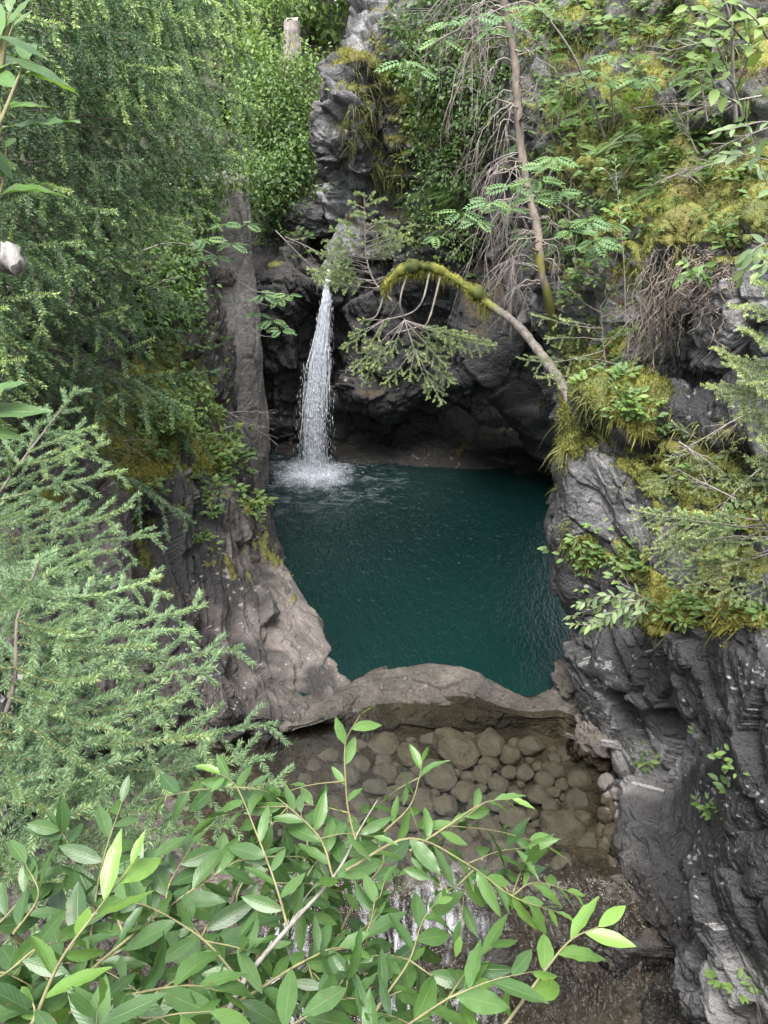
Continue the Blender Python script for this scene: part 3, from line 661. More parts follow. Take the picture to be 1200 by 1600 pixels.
def plant(name, label, cat, base, parts, group=None):
    """parts: (name, Geo, material)"""
    e = empty(name, base, label, cat, group); out = []
    for nm, g, m in parts:
        if g.n: out.append(obj(nm, g.mesh(nm, True, base), m, e))
    return e
def clone(e, loc, rz=0, sc=1.0, label=None, group=None, tilt=(0, 0)):
    r = e.copy(); COL.objects.link(r); r.location = loc; r.rotation_euler = (tilt[0], tilt[1], rz); r.scale = (sc,) * 3
    if label: r['label'] = label
    if group: r['group'] = group
    for ch in list(e.children):
        c = ch.copy(); COL.objects.link(c); c.parent = r
    return r
# ------------------------------------------------------------------ young spruce by the camera
rng = np.random.default_rng(21)
def young_spruce(name, label, stem, limbs, ln=.018, wd=.0026, dens=1500, r=.010, need='needle_near', sp=.066, side=.34):
    W, B, NG, ND = Geo(), Geo(), Geo(), Needles()
    p = catmull(stem, 30); tube(W, p, np.linspace(r, r * .35, 30), 7, .3)
    for (tip, u) in limbs:
        j = int(u * 29); base = p[j]
        spruce_limb(rng, base, tip, B, ND, dens, side=side, sp=sp, r0=.0042, droop=rng.uniform(-.02, .09), bare=.05, fresh=rng.uniform(.1, .75), up=unit(np.array([0, -.35, 1])), mintw=.05)
    for _ in range(14):
        j = int(rng.integers(8, 29)); d = unit(np.array([rng.normal(.3, .8), rng.normal(-.3, .7), rng.normal(0, .35)]))
        spruce_limb(rng, p[j], p[j] + d * rng.uniform(.14, .32), B, ND, dens, side=.42, sp=sp, r0=.003, droop=.03, bare=.1, fresh=rng.uniform(.2, .7), up=unit(np.array([0, -.35, 1])), mintw=.05)
    ND.build(NG, rng, ln, wd, .95, .25)
    return plant(name, label, 'spruce', stem[0], [('trunk', W, M['bark']), ('branches', B, M['twig']), ('needles', NG, M['needle_near'] if need == 'needle_near' else M[need])])
stemA = [np.array([-1.15, .95, 4.2]), PT(-60, 1500, 1.9), PT(-40, 1250, 1.95), PT(20, 1080, 2.0), PT(28, 965, 2.05), PT(60, 880, 2.15)]
LA = [((320, 945), 2.35, .72), ((300, 985), 2.2, .66), ((378, 1010), 2.2, .62), ((335, 1045), 2.05, .58), ((290, 1090), 1.9, .5),
      ((432, 1130), 2.25, .42), ((425, 1182), 2.1, .36), ((445, 1225), 2.2, .3), ((330, 1150), 1.8, .4), ((250, 1265), 1.75, .3),
      ((180, 1225), 1.6, .45), ((100, 1290), 1.6, .35), ((30, 1250), 1.55, .42), ((200, 1150), 1.75, .5), ((150, 1060), 1.8, .6),
      ((240, 1010), 2.0, .66), ((110, 990), 1.85, .75), ((10, 905), 2.1, .95), ((60, 870), 2.2, .98), ((250, 900), 2.5, .85), ((160, 930), 2.3, .85),
      ((-60, 1050), 1.9, .6), ((-40, 1180), 1.7, .45), ((350, 1290), 2.1, .18), ((260, 1330), 1.9, .12), ((120, 1380), 1.7, .15), ((30, 1360), 1.6, .2), ((200, 1200), 2.3, .4), ((280, 1200), 2.5, .3), ((120, 1130), 2.3, .55), ((60, 1170), 2.2, .5), ((380, 1180), 2.5, .3)]
young_spruce('young_spruce', 'fresh pale green young spruce close by in front of the left rock wall', stemA, [(PT(x, y, t), .2 + .8 * u) for (x, y), t, u in LA])
stemB = [np.array([-1.95, 1.55, 3.1]), PT(-160, 1250, 2.7), PT(-130, 1000, 2.75), PT(-60, 860, 2.8), PT(20, 740, 2.85), PT(96, 640, 2.9)]
LB = [((170, 690), 3.0, .72), ((195, 735), 2.95, .66), ((120, 700), 2.7, .8), ((150, 665), 2.9, .85), ((60, 660), 2.9, .85), ((250, 835), 2.95, .46), ((205, 790), 2.7, .55),
      ((245, 905), 2.85, .38), ((120, 800), 2.6, .6), ((40, 800), 2.5, .6), ((10, 700), 2.7, .75), ((140, 880), 2.5, .45), ((40, 900), 2.4, .45), ((170, 960), 2.8, .25), ((-20, 640), 3, .8), ((90, 760), 3.1, .66), ((180, 860), 3.1, .42), ((70, 850), 2.9, .5), ((110, 930), 2.9, .35), ((20, 950), 2.7, .3), ((130, 1010), 3.0, .22)]
young_spruce('young_spruce', 'pale spruce sapling whose slanting tip ends in a lone upright shoot at the left edge', stemB, [(PT(x, y, t), .2 + .8 * u) for (x, y), t, u in LB])

# ------------------------------------------------------------------ big spruces over the left wall
def big_spruce(name, label, base, height, limbs, ln=.042, wd=.010, dens=330, r=.16, fresh=(-.15, 1.05), sp=.155, hang=.38, dead=16, side=.42, matl='needle', mind=1.2):
    W, B, NG, ND, DB = Geo(), Geo(), Geo(), Needles(), Geo()
    base = np.asarray(base, float); s = np.linspace(0, 1, 24)
    p = base + np.outer(s, [.15, .1, height]) + np.stack([.06 * np.sin(s * 7), .05 * np.cos(s * 6), 0 * s], 1)
    tube(W, p, r * (1 - .9 * s) + .01, 9, .25)
    for (tip, z) in limbs:
        b = base + np.array([.15, .1, height]) * ((z - base[2]) / height); b[2] = z
        spruce_limb(rng, b, tip, B, ND, dens, side=side, sp=sp, r0=.015, droop=rng.uniform(-.03, .08), bare=.16, fresh=rng.uniform(*fresh), hang=hang)
    DBL = []
    for _ in range(dead):
        DB = Geo(); DBL.append(DB); z = base[2] + rng.uniform(.02, .55) * height; b = base + np.array([.15, .1, height]) * ((z - base[2]) / height)
        a = rng.uniform(-2.6, .7); bare_twig(rng, DB, b, np.array([math.cos(a), math.sin(a), rng.uniform(-.5, .1)]), rng.uniform(.8, 1.9), .010, .25, 7, 2)
    ND.build(NG, rng, ln, wd, .7, .1)
    return plant(name, label, 'spruce', base, [('trunk', W, M['bark']), ('branches', B, M['bark']), ('needles', NG, M[matl])] + [('dead_branch', q, M['dead']) for q in DBL])
def fan(c, z0, z1, n, L0, L1, a0, a1, drop=.35):
    out = []
    for i in range(n):
        z = z0 + (z1 - z0) * (i + rng.uniform(-.3, .3)) / n; a = rng.uniform(a0, a1); L = L0 + (L1 - L0) * (i / n) * rng.uniform(.8, 1.15)
        out.append((np.array([c[0] + L * math.cos(a), c[1] + L * math.sin(a), z - drop * L * rng.uniform(.5, 1.4)]), z))
    return out
c1 = (-4.3, 8.4, 2.6)
tips1 = [((395, 215), 8.2, 7.0), ((370, 245), 8.6, 6.8), ((345, 150), 8.4, 7.6), ((330, 300), 8.3, 6.2), ((360, 60), 8.5, 8.3), ((345, 10), 8.2, 8.8), ((300, 340), 8.2, 5.9), ((250, 400), 7.8, 5.4), ((310, 210), 7.8, 7.0),
         ((280, 110), 7.5, 7.8), ((230, 60), 7.2, 8.2), ((220, 250), 7.2, 6.6), ((180, 330), 7.0, 5.9), ((120, 420), 6.9, 5.1), ((200, 480), 7.6, 4.8), ((240, 530), 8.0, 4.4), ((260, 470), 8.4, 4.9), ((150, 560), 7.3, 4.2), ((60, 520), 6.8, 4.3),
         ((110, 300), 6.8, 6.3), ((90, 180), 6.8, 7.2), ((140, 90), 6.9, 7.9), ((200, -20), 7.1, 8.9), ((290, -40), 7.6, 9.1), ((30, 380), 6.6, 5.4), ((180, 620), 7.6, 3.9), ((80, 640), 7.0, 3.6), ((230, 640), 8.2, 3.9), ((20, 260), 6.6, 6.6), ((270, 580), 8.6, 4.3), ((330, 100), 9.2, 8.0), ((250, 180), 9.0, 7.3), ((390, 130), 9.4, 8.2)]
big_spruce('spruce_tree', 'big dark spruce with drooping branches filling the upper left over the mossy wall', c1, 11.0,
    [(P(x, y, Y), z) for (x, y), Y, z in tips1] + fan(c1, 3.2, 11.5, 26, 2.6, 1.3, -2.2, 1.4))
c2 = (-6.3, 7.2, 3.0)
big_spruce('spruce_tree', 'shaded spruce with bare grey inner twigs at the left edge', c2, 10.0,
    [(P(x, y, Y), z) for (x, y), Y, z in [((60, 300), 6.2, 6.2), ((130, 380), 6.4, 5.6), ((40, 560), 6.0, 4.4), ((90, 460), 6.2, 5.0), ((-20, 200), 6.0, 7.2), ((40, 120), 6.2, 7.6), ((100, 40), 6.4, 8.4), ((0, 620), 5.8, 3.9), ((10, 480), 5.9, 4.7)]] + fan(c2, 3.3, 11, 24, 2.8, 1.4, -1.6, 1.2), dead=40)
c3 = (-5.2, 12.5, 5.0)
big_spruce('spruce_tree', 'spruce behind, its pale drooping twigs hanging above the grey rock slab', c3, 11.0,
    [(P(x, y, Y), z) for (x, y), Y, z in [((400, 100), 12.5, 9.8), ((410, 170), 12.3, 9.0), ((385, 250), 12.2, 8.2), ((370, 40), 12.2, 10.6), ((340, 190), 11.8, 9), ((405, 20), 12.6, 11), ((300, 120), 11.5, 9.6)]] + fan(c3, 5.6, 15, 26, 3.0, 1.4, -2.4, 1.2), ln=.05, wd=.012, dens=260, fresh=(.2, 1.2), dead=6)

# ------------------------------------------------------------------ spruce saplings on the right ledges
def ledge_spruce(label, stem, tips, **kw):
    W, B, NG, ND = Geo(), Geo(), Geo(), Needles()
    p = catmull(stem, 20); tube(W, p, np.linspace(.022, .008, 20), 6)
    for x, y, Y, u in tips:
        spruce_limb(rng, p[int(u * 19)], P(x, y, Y), B, ND, kw.get('dens', 520), side=.42, sp=kw.get('sp', .055), r0=.008, droop=rng.uniform(-.04, .08), bare=kw.get('bare', .25), fresh=rng.uniform(.6, 1.2), up=unit(np.array([0, -.3, 1])))
    ND.build(NG, rng, kw.get('ln', .024), kw.get('wd', .0052), .75, .2)
    return plant('spruce_sapling', label, 'spruce', stem[0], [('trunk', W, M['bark']), ('branches', B, M['dead']), ('needles', NG, M['needle_fresh'])])
ledge_spruce('spruce sapling leaning in at the right edge in front of the white spotted overhang', [P(1330, 800, 5.2), P(1290, 600, 5.3), P(1260, 400, 5.4)],
    [(1150, 480, 5.0, .7), (1120, 545, 5.0, .6), (1105, 605, 5.0, .5), (1140, 570, 4.8, .55), (1130, 620, 4.9, .45), (1165, 515, 4.9, .65), (1180, 440, 5.1, .8), (1150, 655, 4.9, .4), (1170, 600, 4.7, .5), (1185, 690, 4.8, .3), (1170, 720, 5.0, .25), (1190, 400, 5.2, .9), (1160, 760, 5.0, .2)])
ledge_spruce('low spruce sapling spreading over the mossy right ledge', [P(1290, 900, 5.3), P(1230, 860, 5.5), P(1180, 800, 5.6)],
    [(985, 795, 6.4, .8), (1005, 860, 6.3, .7), (1035, 890, 6.0, .6), (1070, 915, 5.7, .5), (1110, 935, 5.4, .4), (1060, 800, 6.2, .85), (1120, 800, 5.9, .9), (1090, 850, 5.9, .8), (1130, 885, 5.5, .55), (1160, 850, 5.4, .7), (1180, 910, 5.2, .4), (1150, 940, 5.2, .3), (1030, 850, 6.0, .7), (1190, 780, 5.5, .9), (1195, 850, 5.2, .6)])
ledge_spruce('thin half bare spruce sapling on the ledge below the overhang', [P(1260, 770, 6.9), P(1180, 730, 7.2), P(1100, 690, 7.5)],
    [(1005, 765, 7.2, .8), (1040, 720, 7.4, .9), (1090, 735, 7.0, .7), (1130, 760, 6.7, .6), (1080, 770, 6.8, .7), (1150, 700, 7.0, .8), (1160, 790, 6.5, .4), (1050, 660, 7.6, .95)], bare=.4)
ledge_spruce('spindly spruce seedling on the bank above the leaning mossy trunk', [P(950, 640, 9.3), P(945, 560, 9.6), P(938, 480, 9.9)],
    [(830, 490, 9.6, .8), (850, 530, 9.4, .7), (810, 560, 9.2, .6), (840, 590, 9.1, .5), (880, 500, 9.3, .8), (980, 520, 9.3, .7), (990, 470, 9.6, .9), (900, 560, 9.0, .5), (960, 440, 9.9, 1.0), (890, 450, 9.9, .95), (1000, 560, 9.0, .5)], dens=300, sp=.10, bare=.35, ln=.03, wd=.007)

# ------------------------------------------------------------------ mossy arched spruce over the pool
def arched():
    W, MO, NG, ND = Geo(), Geo(), Geo(), Needles()
    pp = [P(898, 662, 8.9), P(888, 620, 9.2), P(868, 585, 9.7), P(835, 540, 10.2), P(805, 505, 10.6), P(768, 478, 10.9), P(735, 452, 11.1), P(700, 430, 11.2), P(665, 419, 11.2), P(632, 422, 11.1), P(606, 440, 11.0), P(598, 452, 10.9)]
    p = catmull(pp, 90); s = np.linspace(0, 1, 90); r = .042 * (1 - s) ** .9 + .030
    mo = sstep(.25, .6, s) * .9 + .3 * sstep(.1, .0, s); V0 = W.n
    tube(W, p, r, 10, .3, 3); W.A['moss'] = [np.repeat(mo, 10)]
    # moss sleeve: lumpy, thicker above, with strings hanging below
    q = p[40:]; rr = (r[40:] * 1.02 + .004 + .085 * np.clip(fbm(q * 4.2, 3, 77) + .12, -.2, 1)) * sstep(-.02, .14, np.linspace(0, 1, 50)) + .004
    tube(MO, q + np.array([0, 0, .018]), rr, 12, .6, 8, tint=np.repeat(np.clip(.35 + 1.1 * fbm(q * 5, 3, 78), 0, .9), 12))
    for k in range(5200):
        j = rng.integers(0, 50); a = rng.uniform(0, 6.28); d = np.array([math.cos(a), .4 * math.sin(a * 3), math.sin(a)])
        b = q[j] + d * rr[j] * .9 + rng.normal(0, .012, 3); l = rng.uniform(.015, .04)
        if d[2] < -.3 and rng.random() < .35: l = rng.uniform(.03, .10) + .28 * max(0, math.sin(j * .55) * math.sin(j * .23 + 1)) * rng.random(); dv = np.array([0, 0, -1.])
        else: dv = unit(d + rng.normal(0, .4, 3))
        w = unit(np.cross(dv, [.3, 1, .2])) * .007
        MO.add([b - w, b + w, b + dv * l], [[0, 1, 2]], tint=rng.uniform(.1, 1))
    # limbs hanging below the arch with fresh twigs
    B = Geo()
    limbs = [(690, [(672, 440), (660, 470), (640, 490), (600, 500)]), (690, [(640, 440), (625, 470), (632, 500), (645, 540), (648, 570)]), (700, [(690, 470), (670, 500), (655, 510), (620, 520)]), (640, [(606, 470), (590, 490), (575, 500)])]
    Y0 = 11.0
    for _, c in limbs:
        st0 = p[int(np.argmin(np.abs(proj(p)[0] - c[0][0])))]
        tube(B, catmull([st0] + [P(x, y, Y0 + rng.normal(0, .05)) for x, y in c[1:]], 16), np.linspace(.016, .009, 16), 5)
    st = [P(632, 500, Y0), P(648, 545, Y0), P(600, 500, Y0), P(625, 470, Y0)]
    for (x, y, Y, k) in [(545, 525, 10.8, 2), (535, 545, 10.7, 2), (560, 500, 11, 2), (575, 545, 10.7, 2), (550, 580, 10.7, 0), (580, 575, 10.6, 0), (600, 600, 10.6, 1), (640, 595, 10.6, 1), (670, 605, 10.6, 1), (690, 632, 10.5, 1), (710, 600, 10.6, 1), (700, 575, 10.7, 0),
                         (715, 525, 10.8, 0), (740, 530, 10.7, 0), (775, 540, 10.6, 0), (690, 520, 10.8, 0), (610, 555, 10.7, 0), (570, 600, 10.8, 2), (655, 570, 10.5, 0), (720, 545, 11, 0), (590, 520, 11.3, 3), (680, 545, 11.2, 0)]:
        spruce_limb(rng, st[k], P(x, y, Y), B, ND, 520, side=.44, sp=.062, r0=.007, droop=rng.uniform(-.02, .05), bare=.42, fresh=rng.uniform(.7, 1.2), up=unit(np.array([0, -.4, 1])))
    # upright leader left of the arch, dry below and green at the tips
    ld = catmull([P(612, 470, 11.2), P(585, 440, 11.3), P(572, 400, 11.35), P(570, 350, 11.4), P(569, 300, 11.45)], 24); tube(B, ld, np.linspace(.02, .005, 24), 6)
    for (x, y, u) in [(515, 355, .6), (505, 375, .5), (530, 345, .7), (545, 315, .9), (600, 310, .9), (620, 345, .75), (650, 350, .65), (645, 375, .55), (605, 365, .7), (535, 405, .4), (495, 395, .45), (610, 400, .5), (640, 420, .3), (540, 440, .3), (520, 425, .35), (560, 300, .97), (585, 330, .8), (555, 335, .8), (480, 420, .3), (590, 385, .5), (550, 380, .5), (560, 330, .85), (600, 340, .7), (630, 385, .55), (520, 390, .5), (545, 360, .6), (585, 300, .95), (615, 425, .25), (500, 440, .2), (502, 418, .35), (522, 408, .42), (488, 430, .3), (512, 428, .3), (530, 430, .25), (565, 420, .4), (640, 365, .6)]:
        spruce_limb(rng, ld[int(u * 23)], P(x, y, 11.3 + rng.normal(0, .2)), B, ND if y < 395 or x < 530 or rng.random() < .5 else None, 520, side=.42, sp=.065, r0=.006, droop=rng.uniform(-.05, .03), bare=.3, fresh=rng.uniform(.5, .9), up=unit(np.array([0, -.4, 1])))
    ND.build(NG, rng, .03, .0068, .7, .2)
    plant('arched_spruce', 'bent spruce trunk with a moss sleeve arching over the pool', 'spruce', pp[0], [('trunk', W, M['archbark']), ('moss_sleeve', MO, M['mossfuzz']), ('branches', B, M['dead']), ('needles', NG, M['needle_fresh'])])
arched()

# ------------------------------------------------------------------ dead spruce with curtains of bare branches
def dead_spruce():
    pp = [P(868, 520, 11.6), P(858, 475, 11.4), P(846, 420, 11.4), P(838, 360, 11.6), P(825, 300, 11.8), P(815, 230, 12), P(808, 150, 12.1), P(800, 80, 12.2), P(790, 20, 12.2), P(785, -40, 12.2)]
    W = Geo(); p = catmull(pp, 60); s = np.linspace(0, 1, 60); p += np.stack([.03 * fbm(np.stack([s * 9, 0 * s, 0 * s], 1), 3, 5), 0 * s, 0 * s], 1); tube(W, p, .068 * (1 - .25 * s), 9, .5, 5)
    for _ in range(26):
        j = rng.integers(4, 58); a = rng.uniform(0, 6.28); tube(W, [p[j], p[j] + np.array([math.cos(a), math.sin(a), .3]) * rng.uniform(.12, .3)], [.02, .008], 5)
    W.A['moss'] = [np.repeat(.75 * sstep(.4, .0, s) + .3 * (fbm(p * 2, 2, 3) > 0.1), 9), np.zeros(W.n - 60 * 9)]
    e = empty('dead_spruce', pp[0], 'dead spruce with a leaning brown trunk and curtains of bare drooping branches', 'dead tree')
    obj('trunk', W.mesh('trunk', True, pp[0]), M['deadbark'], e)
    for k in range(60):
        u = rng.uniform(.18, .97); j = int(u * 59); b = p[j]; B = Geo()
        left = rng.random() < .76; a = rng.normal(math.pi if left else 0, .5)
        L = rng.uniform(.3, 1.0) * (1.0 if left else .6)
        d = np.array([math.cos(a), math.sin(a) * .6 - .25, rng.uniform(.1, .7)])
        n = 14; t = np.linspace(0, 1, n)[:, None]
        q = b + unit(d) * L * np.sin(t * 1.45) * .95 + np.array([0, 0, -1]) * L * rng.uniform(.9, 1.7) * t ** 2.2 + np.cumsum(rng.normal(0, .022, (n, 3)), 0)
        tube(B, q, .013 * (1 - .75 * t[:, 0]), 4)
        for m in range(7):
            jj = int(rng.uniform(.3, .95) * (n - 1)); T = unit(q[min(jj + 1, n - 1)] - q[jj - 1])
            bare_twig(rng, B, q[jj], unit(T * .6 + rng.normal(0, .65, 3) + np.array([-.2, 0, -.4])), L * rng.uniform(.3, .75), .0055, .55, 3, 1, .5)
        obj('branch', B.mesh('branch', True, pp[0]), M['dead'], e)
dead_spruce()
# ------------------------------------------------------------------ foreground willow
rng = np.random.default_rng(5)
def willow():
    root = np.array([-.15, .75, 4.75])
    e = empty('willow_shrub', root, 'leafy willow shrub with long glossy green leaves across the foreground', 'shrub')
    cv = unit(CAM - PT(400, 1450, 1.1))
    br = [  # path (px, py, depth), radius, leaf length, spacing, tint range, tip freshness
        ([(330, 1640, .95), (380, 1535, 1.0), (450, 1450, 1.06), (525, 1365, 1.15), (560, 1300, 1.22), (590, 1250, 1.3)], .0062, .095, .024, (.1, .4), .2, .55),
        ([(560, 1330, 1.2), (545, 1270, 1.22), (540, 1220, 1.22), (540, 1160, 1.22), (562, 1118, 1.22)], .003, .075, .034, (.35, .6), .2, .2),
        ([(540, 1360, 1.15), (640, 1310, 1.2), (730, 1350, 1.22), (800, 1400, 1.22), (870, 1425, 1.22)], .0035, .088, .023, (.25, .55), .3, .2),
        ([(640, 1330, 1.2), (700, 1290, 1.22), (755, 1255, 1.22), (800, 1248, 1.2)], .003, .08, .024, (.3, .6), .3, .15),
        ([(740, 1660, .85), (790, 1600, .9), (845, 1525, .93), (890, 1470, .95), (935, 1448, .95)], .0035, .105, .031, (.55, .8), .2, .05),
        ([(20, 1660, .72), (55, 1590, .78), (95, 1500, .84), (150, 1425, .88), (205, 1352, .92)], .0042, .10, .027, (.5, .85), .3, .05),
        ([(100, 1560, 1.0), (160, 1500, 1.05), (280, 1405, 1.1), (370, 1345, 1.15), (420, 1320, 1.2)], .004, .085, .019, (.05, .35), .2, .1),
        ([(600, 1300, 1.25), (640, 1260, 1.27), (655, 1215, 1.28), (660, 1190, 1.28)], .0025, .07, .026, (.3, .6), .2, .1),
        ([(250, 1620, .95), (380, 1560, 1.0), (480, 1500, 1.05), (560, 1480, 1.1), (620, 1500, 1.1)], .004, .095, .018, (.1, .4), .2, .1),
        ([(450, 1450, 1.06), (430, 1380, 1.1), (400, 1300, 1.15), (370, 1230, 1.2), (345, 1210, 1.2)], .003, .08, .022, (.15, .5), .3, .1),
        ([(520, 1370, 1.15), (500, 1310, 1.18), (450, 1260, 1.2), (415, 1235, 1.22)], .003, .085, .02, (.25, .55), .3, .1),
        ([(380, 1540, 1.0), (320, 1470, 1.02), (240, 1420, 1.05), (180, 1400, 1.08)], .003, .09, .02, (.1, .4), .2, .1),
        ([(550, 1640, .9), (600, 1560, .95), (640, 1500, 1.0), (660, 1440, 1.05), (690, 1400, 1.1)], .0032, .09, .022, (.1, .4), .3, .1),
        ([(560, 1660, .82), (640, 1600, .85), (700, 1560, .88), (740, 1540, .9)], .003, .09, .024, (.2, .5), .3, .1),
        ([(300, 1660, .85), (420, 1620, .9), (540, 1560, .95), (600, 1590, .95)], .003, .09, .022, (.1, .4), .2, .1),
        ([(-40, 1640, .75), (60, 1600, .8), (180, 1560, .85), (290, 1540, .9), (350, 1550, .92)], .004, .10, .02, (.1, .4), .2, .1),
        ([(-60, 1560, .85), (10, 1520, .9), (60, 1480, .92), (110, 1470, .95)], .003, .09, .022, (.1, .4), .2, .1),
        ([(560, 1300, 1.22), (500, 1340, 1.2), (470, 1400, 1.16), (500, 1450, 1.12)], .0025, .085, .02, (.1, .4), .2, .0),
        ([(470, 1640, .95), (520, 1560, 1.0), (580, 1440, 1.08), (600, 1380, 1.12)], .003, .09, .02, (.05, .35), .2, .1),
        ([(130, 1620, .95), (230, 1560, 1.0), (330, 1500, 1.05), (420, 1480, 1.08)], .003, .085, .019, (.05, .3), .1, .1),
        ([(80, 1700, .7), (150, 1640, .75), (250, 1590, .8), (330, 1580, .82)], .003, .09, .022, (.15, .45), .2, .1),
        ([(740, 1360, 1.22), (700, 1390, 1.2), (660, 1360, 1.2)], .002, .06, .02, (.2, .5), .2, .1),
        ([(800, 1400, 1.22), (830, 1380, 1.24), (870, 1385, 1.25), (900, 1400, 1.25)], .002, .075, .022, (.45, .75), .3, .2),
    ]
    for path, r, ll, sp, ti, tf, st in br:
        W, LF = Geo(), Geo()
        shoot(rng, W, LF, [PT(*q) for q in path], r * .7, ll * .8, sp * .8, T_WILLOW, ti, st, tf, 50, unit(cv + np.array([0, 0, .55])), .5)
        if len(path) > 3 and ti[1] < .62:      # side twigs
            for _ in range(4):
                q = np.array(path[int(rng.integers(1, len(path) - 1))], float); a = rng.uniform(0, 6.28); L = rng.uniform(70, 150)
                if q[1] + L * math.sin(a) < 1215: continue
                sp2 = [PT(q[0] + L * t * math.cos(a), q[1] + L * t * math.sin(a) + 25 * t * t, q[2] + rng.uniform(-.03, .12) * t) for t in (0, .5, 1)]
                shoot(rng, W, LF, sp2, r * .4, ll * .75, sp * .95, T_WILLOW, (0, ti[1] * .8), .25, tf, 50, unit(cv + np.array([0, 0, .8])), .6)
        b = obj('branch', W.mesh('branch', True, root), M['greytwig'] if r > .0055 else M['twig'], e)
        obj('leaves', LF.mesh('leaves', True, root), M['willow'], b)
    # stems down to the bank
    W = Geo()
    for a in (PT(330, 1640, .95), PT(-40, 1640, .75), PT(740, 1660, .85), PT(550, 1640, .9), PT(130, 1620, .95)):
        tube(W, catmull([a, (a + root) / 2 + [0, -.02, .05], root + rng.normal(0, .03, 3)], 10), np.linspace(.004, .009, 10), 6)
    obj('stem', W.mesh('stem', True, root), M['greytwig'], e)
    # darker bush behind and below: rounder leaves
    r2 = np.array([-.55, 1.15, 4.5])
    W, LF = Geo(), Geo()
    for path in ([(80, 1520, 1.25), (130, 1440, 1.3), (110, 1330, 1.4), (90, 1290, 1.4)], [(140, 1480, 1.3), (150, 1400, 1.35), (165, 1330, 1.35), (190, 1255, 1.4)], [(20, 1460, 1.3), (60, 1400, 1.35), (40, 1350, 1.38)], [(200, 1500, 1.35), (250, 1420, 1.4), (320, 1380, 1.45), (360, 1330, 1.5)], [(300, 1520, 1.3), (330, 1440, 1.35), (420, 1400, 1.4)], [(420, 1580, 1.3), (500, 1540, 1.3), (600, 1520, 1.35), (640, 1560, 1.35)], [(500, 1640, 1.2), (560, 1600, 1.25), (650, 1600, 1.25)], [(330, 1640, 1.2), (400, 1560, 1.25), (420, 1500, 1.3)], [(520, 1480, 1.35), (560, 1400, 1.4), (600, 1340, 1.45), (560, 1290, 1.5)], [(450, 1400, 1.4), (480, 1330, 1.45), (470, 1270, 1.5)], [(60, 1640, 1.0), (100, 1560, 1.05), (60, 1520, 1.1)], [(190, 1640, 1.1), (230, 1540, 1.15), (260, 1480, 1.2)], [(-40, 1480, 1.3), (20, 1420, 1.35), (60, 1360, 1.4)], [(60, 1480, 1.35), (120, 1420, 1.4), (200, 1380, 1.45)], [(200, 1480, 1.3), (180, 1400, 1.35), (240, 1340, 1.4)], [(280, 1500, 1.35), (260, 1400, 1.4), (300, 1320, 1.45)], [(-20, 1600, 1.1), (20, 1540, 1.15), (90, 1500, 1.2)], [(330, 1600, 1.2), (300, 1540, 1.25), (340, 1470, 1.3)], [(380, 1480, 1.35), (370, 1400, 1.4), (410, 1340, 1.45)], [(450, 1600, 1.25), (470, 1520, 1.3), (540, 1480, 1.35)]):
        shoot(rng, W, LF, [PT(*q) for q in path], .003, .085, .019, [leaf_template(10, 5, .21, .2, .12, .95, .01), T_WILLOW[0]], (0, .3), .1, .1, 55, unit(cv + np.array([0, 0, .8])), .4)
        a = PT(*path[0]); tube(W, catmull([a, (a + r2) / 2, r2], 8), .005, 5)
    plant('willow_shrub', 'darker round leaved willow low behind the glossy foreground leaves', 'shrub', r2, [('stem', W, M['twig']), ('leaves', LF, M['willow'])])
    # sprays at the left border
    W, LF = Geo(), Geo(); r3 = PT(-60, 420, .8)
    for path, ll in (([(-40, 330, .8), (0, 200, .8), (-10, 90, .8), (15, 20, .82)], .085), ([(-30, 260, .75), (5, 180, .76), (25, 130, .78), (40, 95, .8)], .09), ([(-40, 380, .8), (0, 300, .8), (10, 230, .82)], .06), ([(-60, 200, .9), (-10, 120, .9), (20, 40, .9)], .07)):
        shoot(rng, W, LF, [PT(*q) for q in path], .0028, ll, .028, T_WILLOW, (.2, .7), .2, .2, 55, unit(cv * 1.2 + np.array([-.2, 0, .3])), .25)
    for x, y, dx, dy, l in ((35, 90, .7, -.25, .062), (20, 55, .8, -.3, .05), (-15, 205, .6, -.9, .055), (-10, 330, .5, -.8, .03)):
        place(LF, T_WILLOW[0], PT(x - 25, y, .78)[None], unit(np.array([dx, .1, dy])), unit(cv + np.array([0, 0, .5])), l, .15)
    tube(W, catmull([np.array([-.85, .55, 4.9]), (PT(-40, 620, .85) + [-.85, .55, 4.9]) / 2 + [-.05, 0, .1], PT(-40, 620, .85), PT(-10, 450, .82), PT(-6, 330, .8), PT(-10, 200, .8), PT(10, 30, .82)], 20), .004, 5)
    plant('willow_branch', 'willow spray with broad leaves hanging in at the top left corner', 'branch', r3, [('stem', W, M['twig']), ('leaves', LF, M['willow'])])
    W, LF = Geo(), Geo(); r4 = PT(-80, 640, .9)
    tube(W, [np.array([-.85, .55, 4.9]), (r4 + [-.85, .55, 4.9]) / 2 + [-.06, 0, .1], r4, PT(-40, 640, .9), PT(-10, 630, .9)], .003, 5)
    for x, y, dx, dz, l, ti in ((-55, 640, 1, -.12, .098, .35), (-40, 615, .9, .12, .062, .4), (-50, 650, .7, .45, .07, .45), (-60, 665, .8, -.3, .07, .4)):
        place(LF, T_WILLOW[2], PT(x, y, .9)[None], unit(np.array([dx, .15, dz])), unit(cv + np.array([0, 0, .9])), l, ti)
    plant('willow_branch', 'pale long willow leaves sticking in above the spruce sapling at the left border', 'branch', r4, [('stem', W, M['twig']), ('leaves', LF, M['willow'])])
willow()

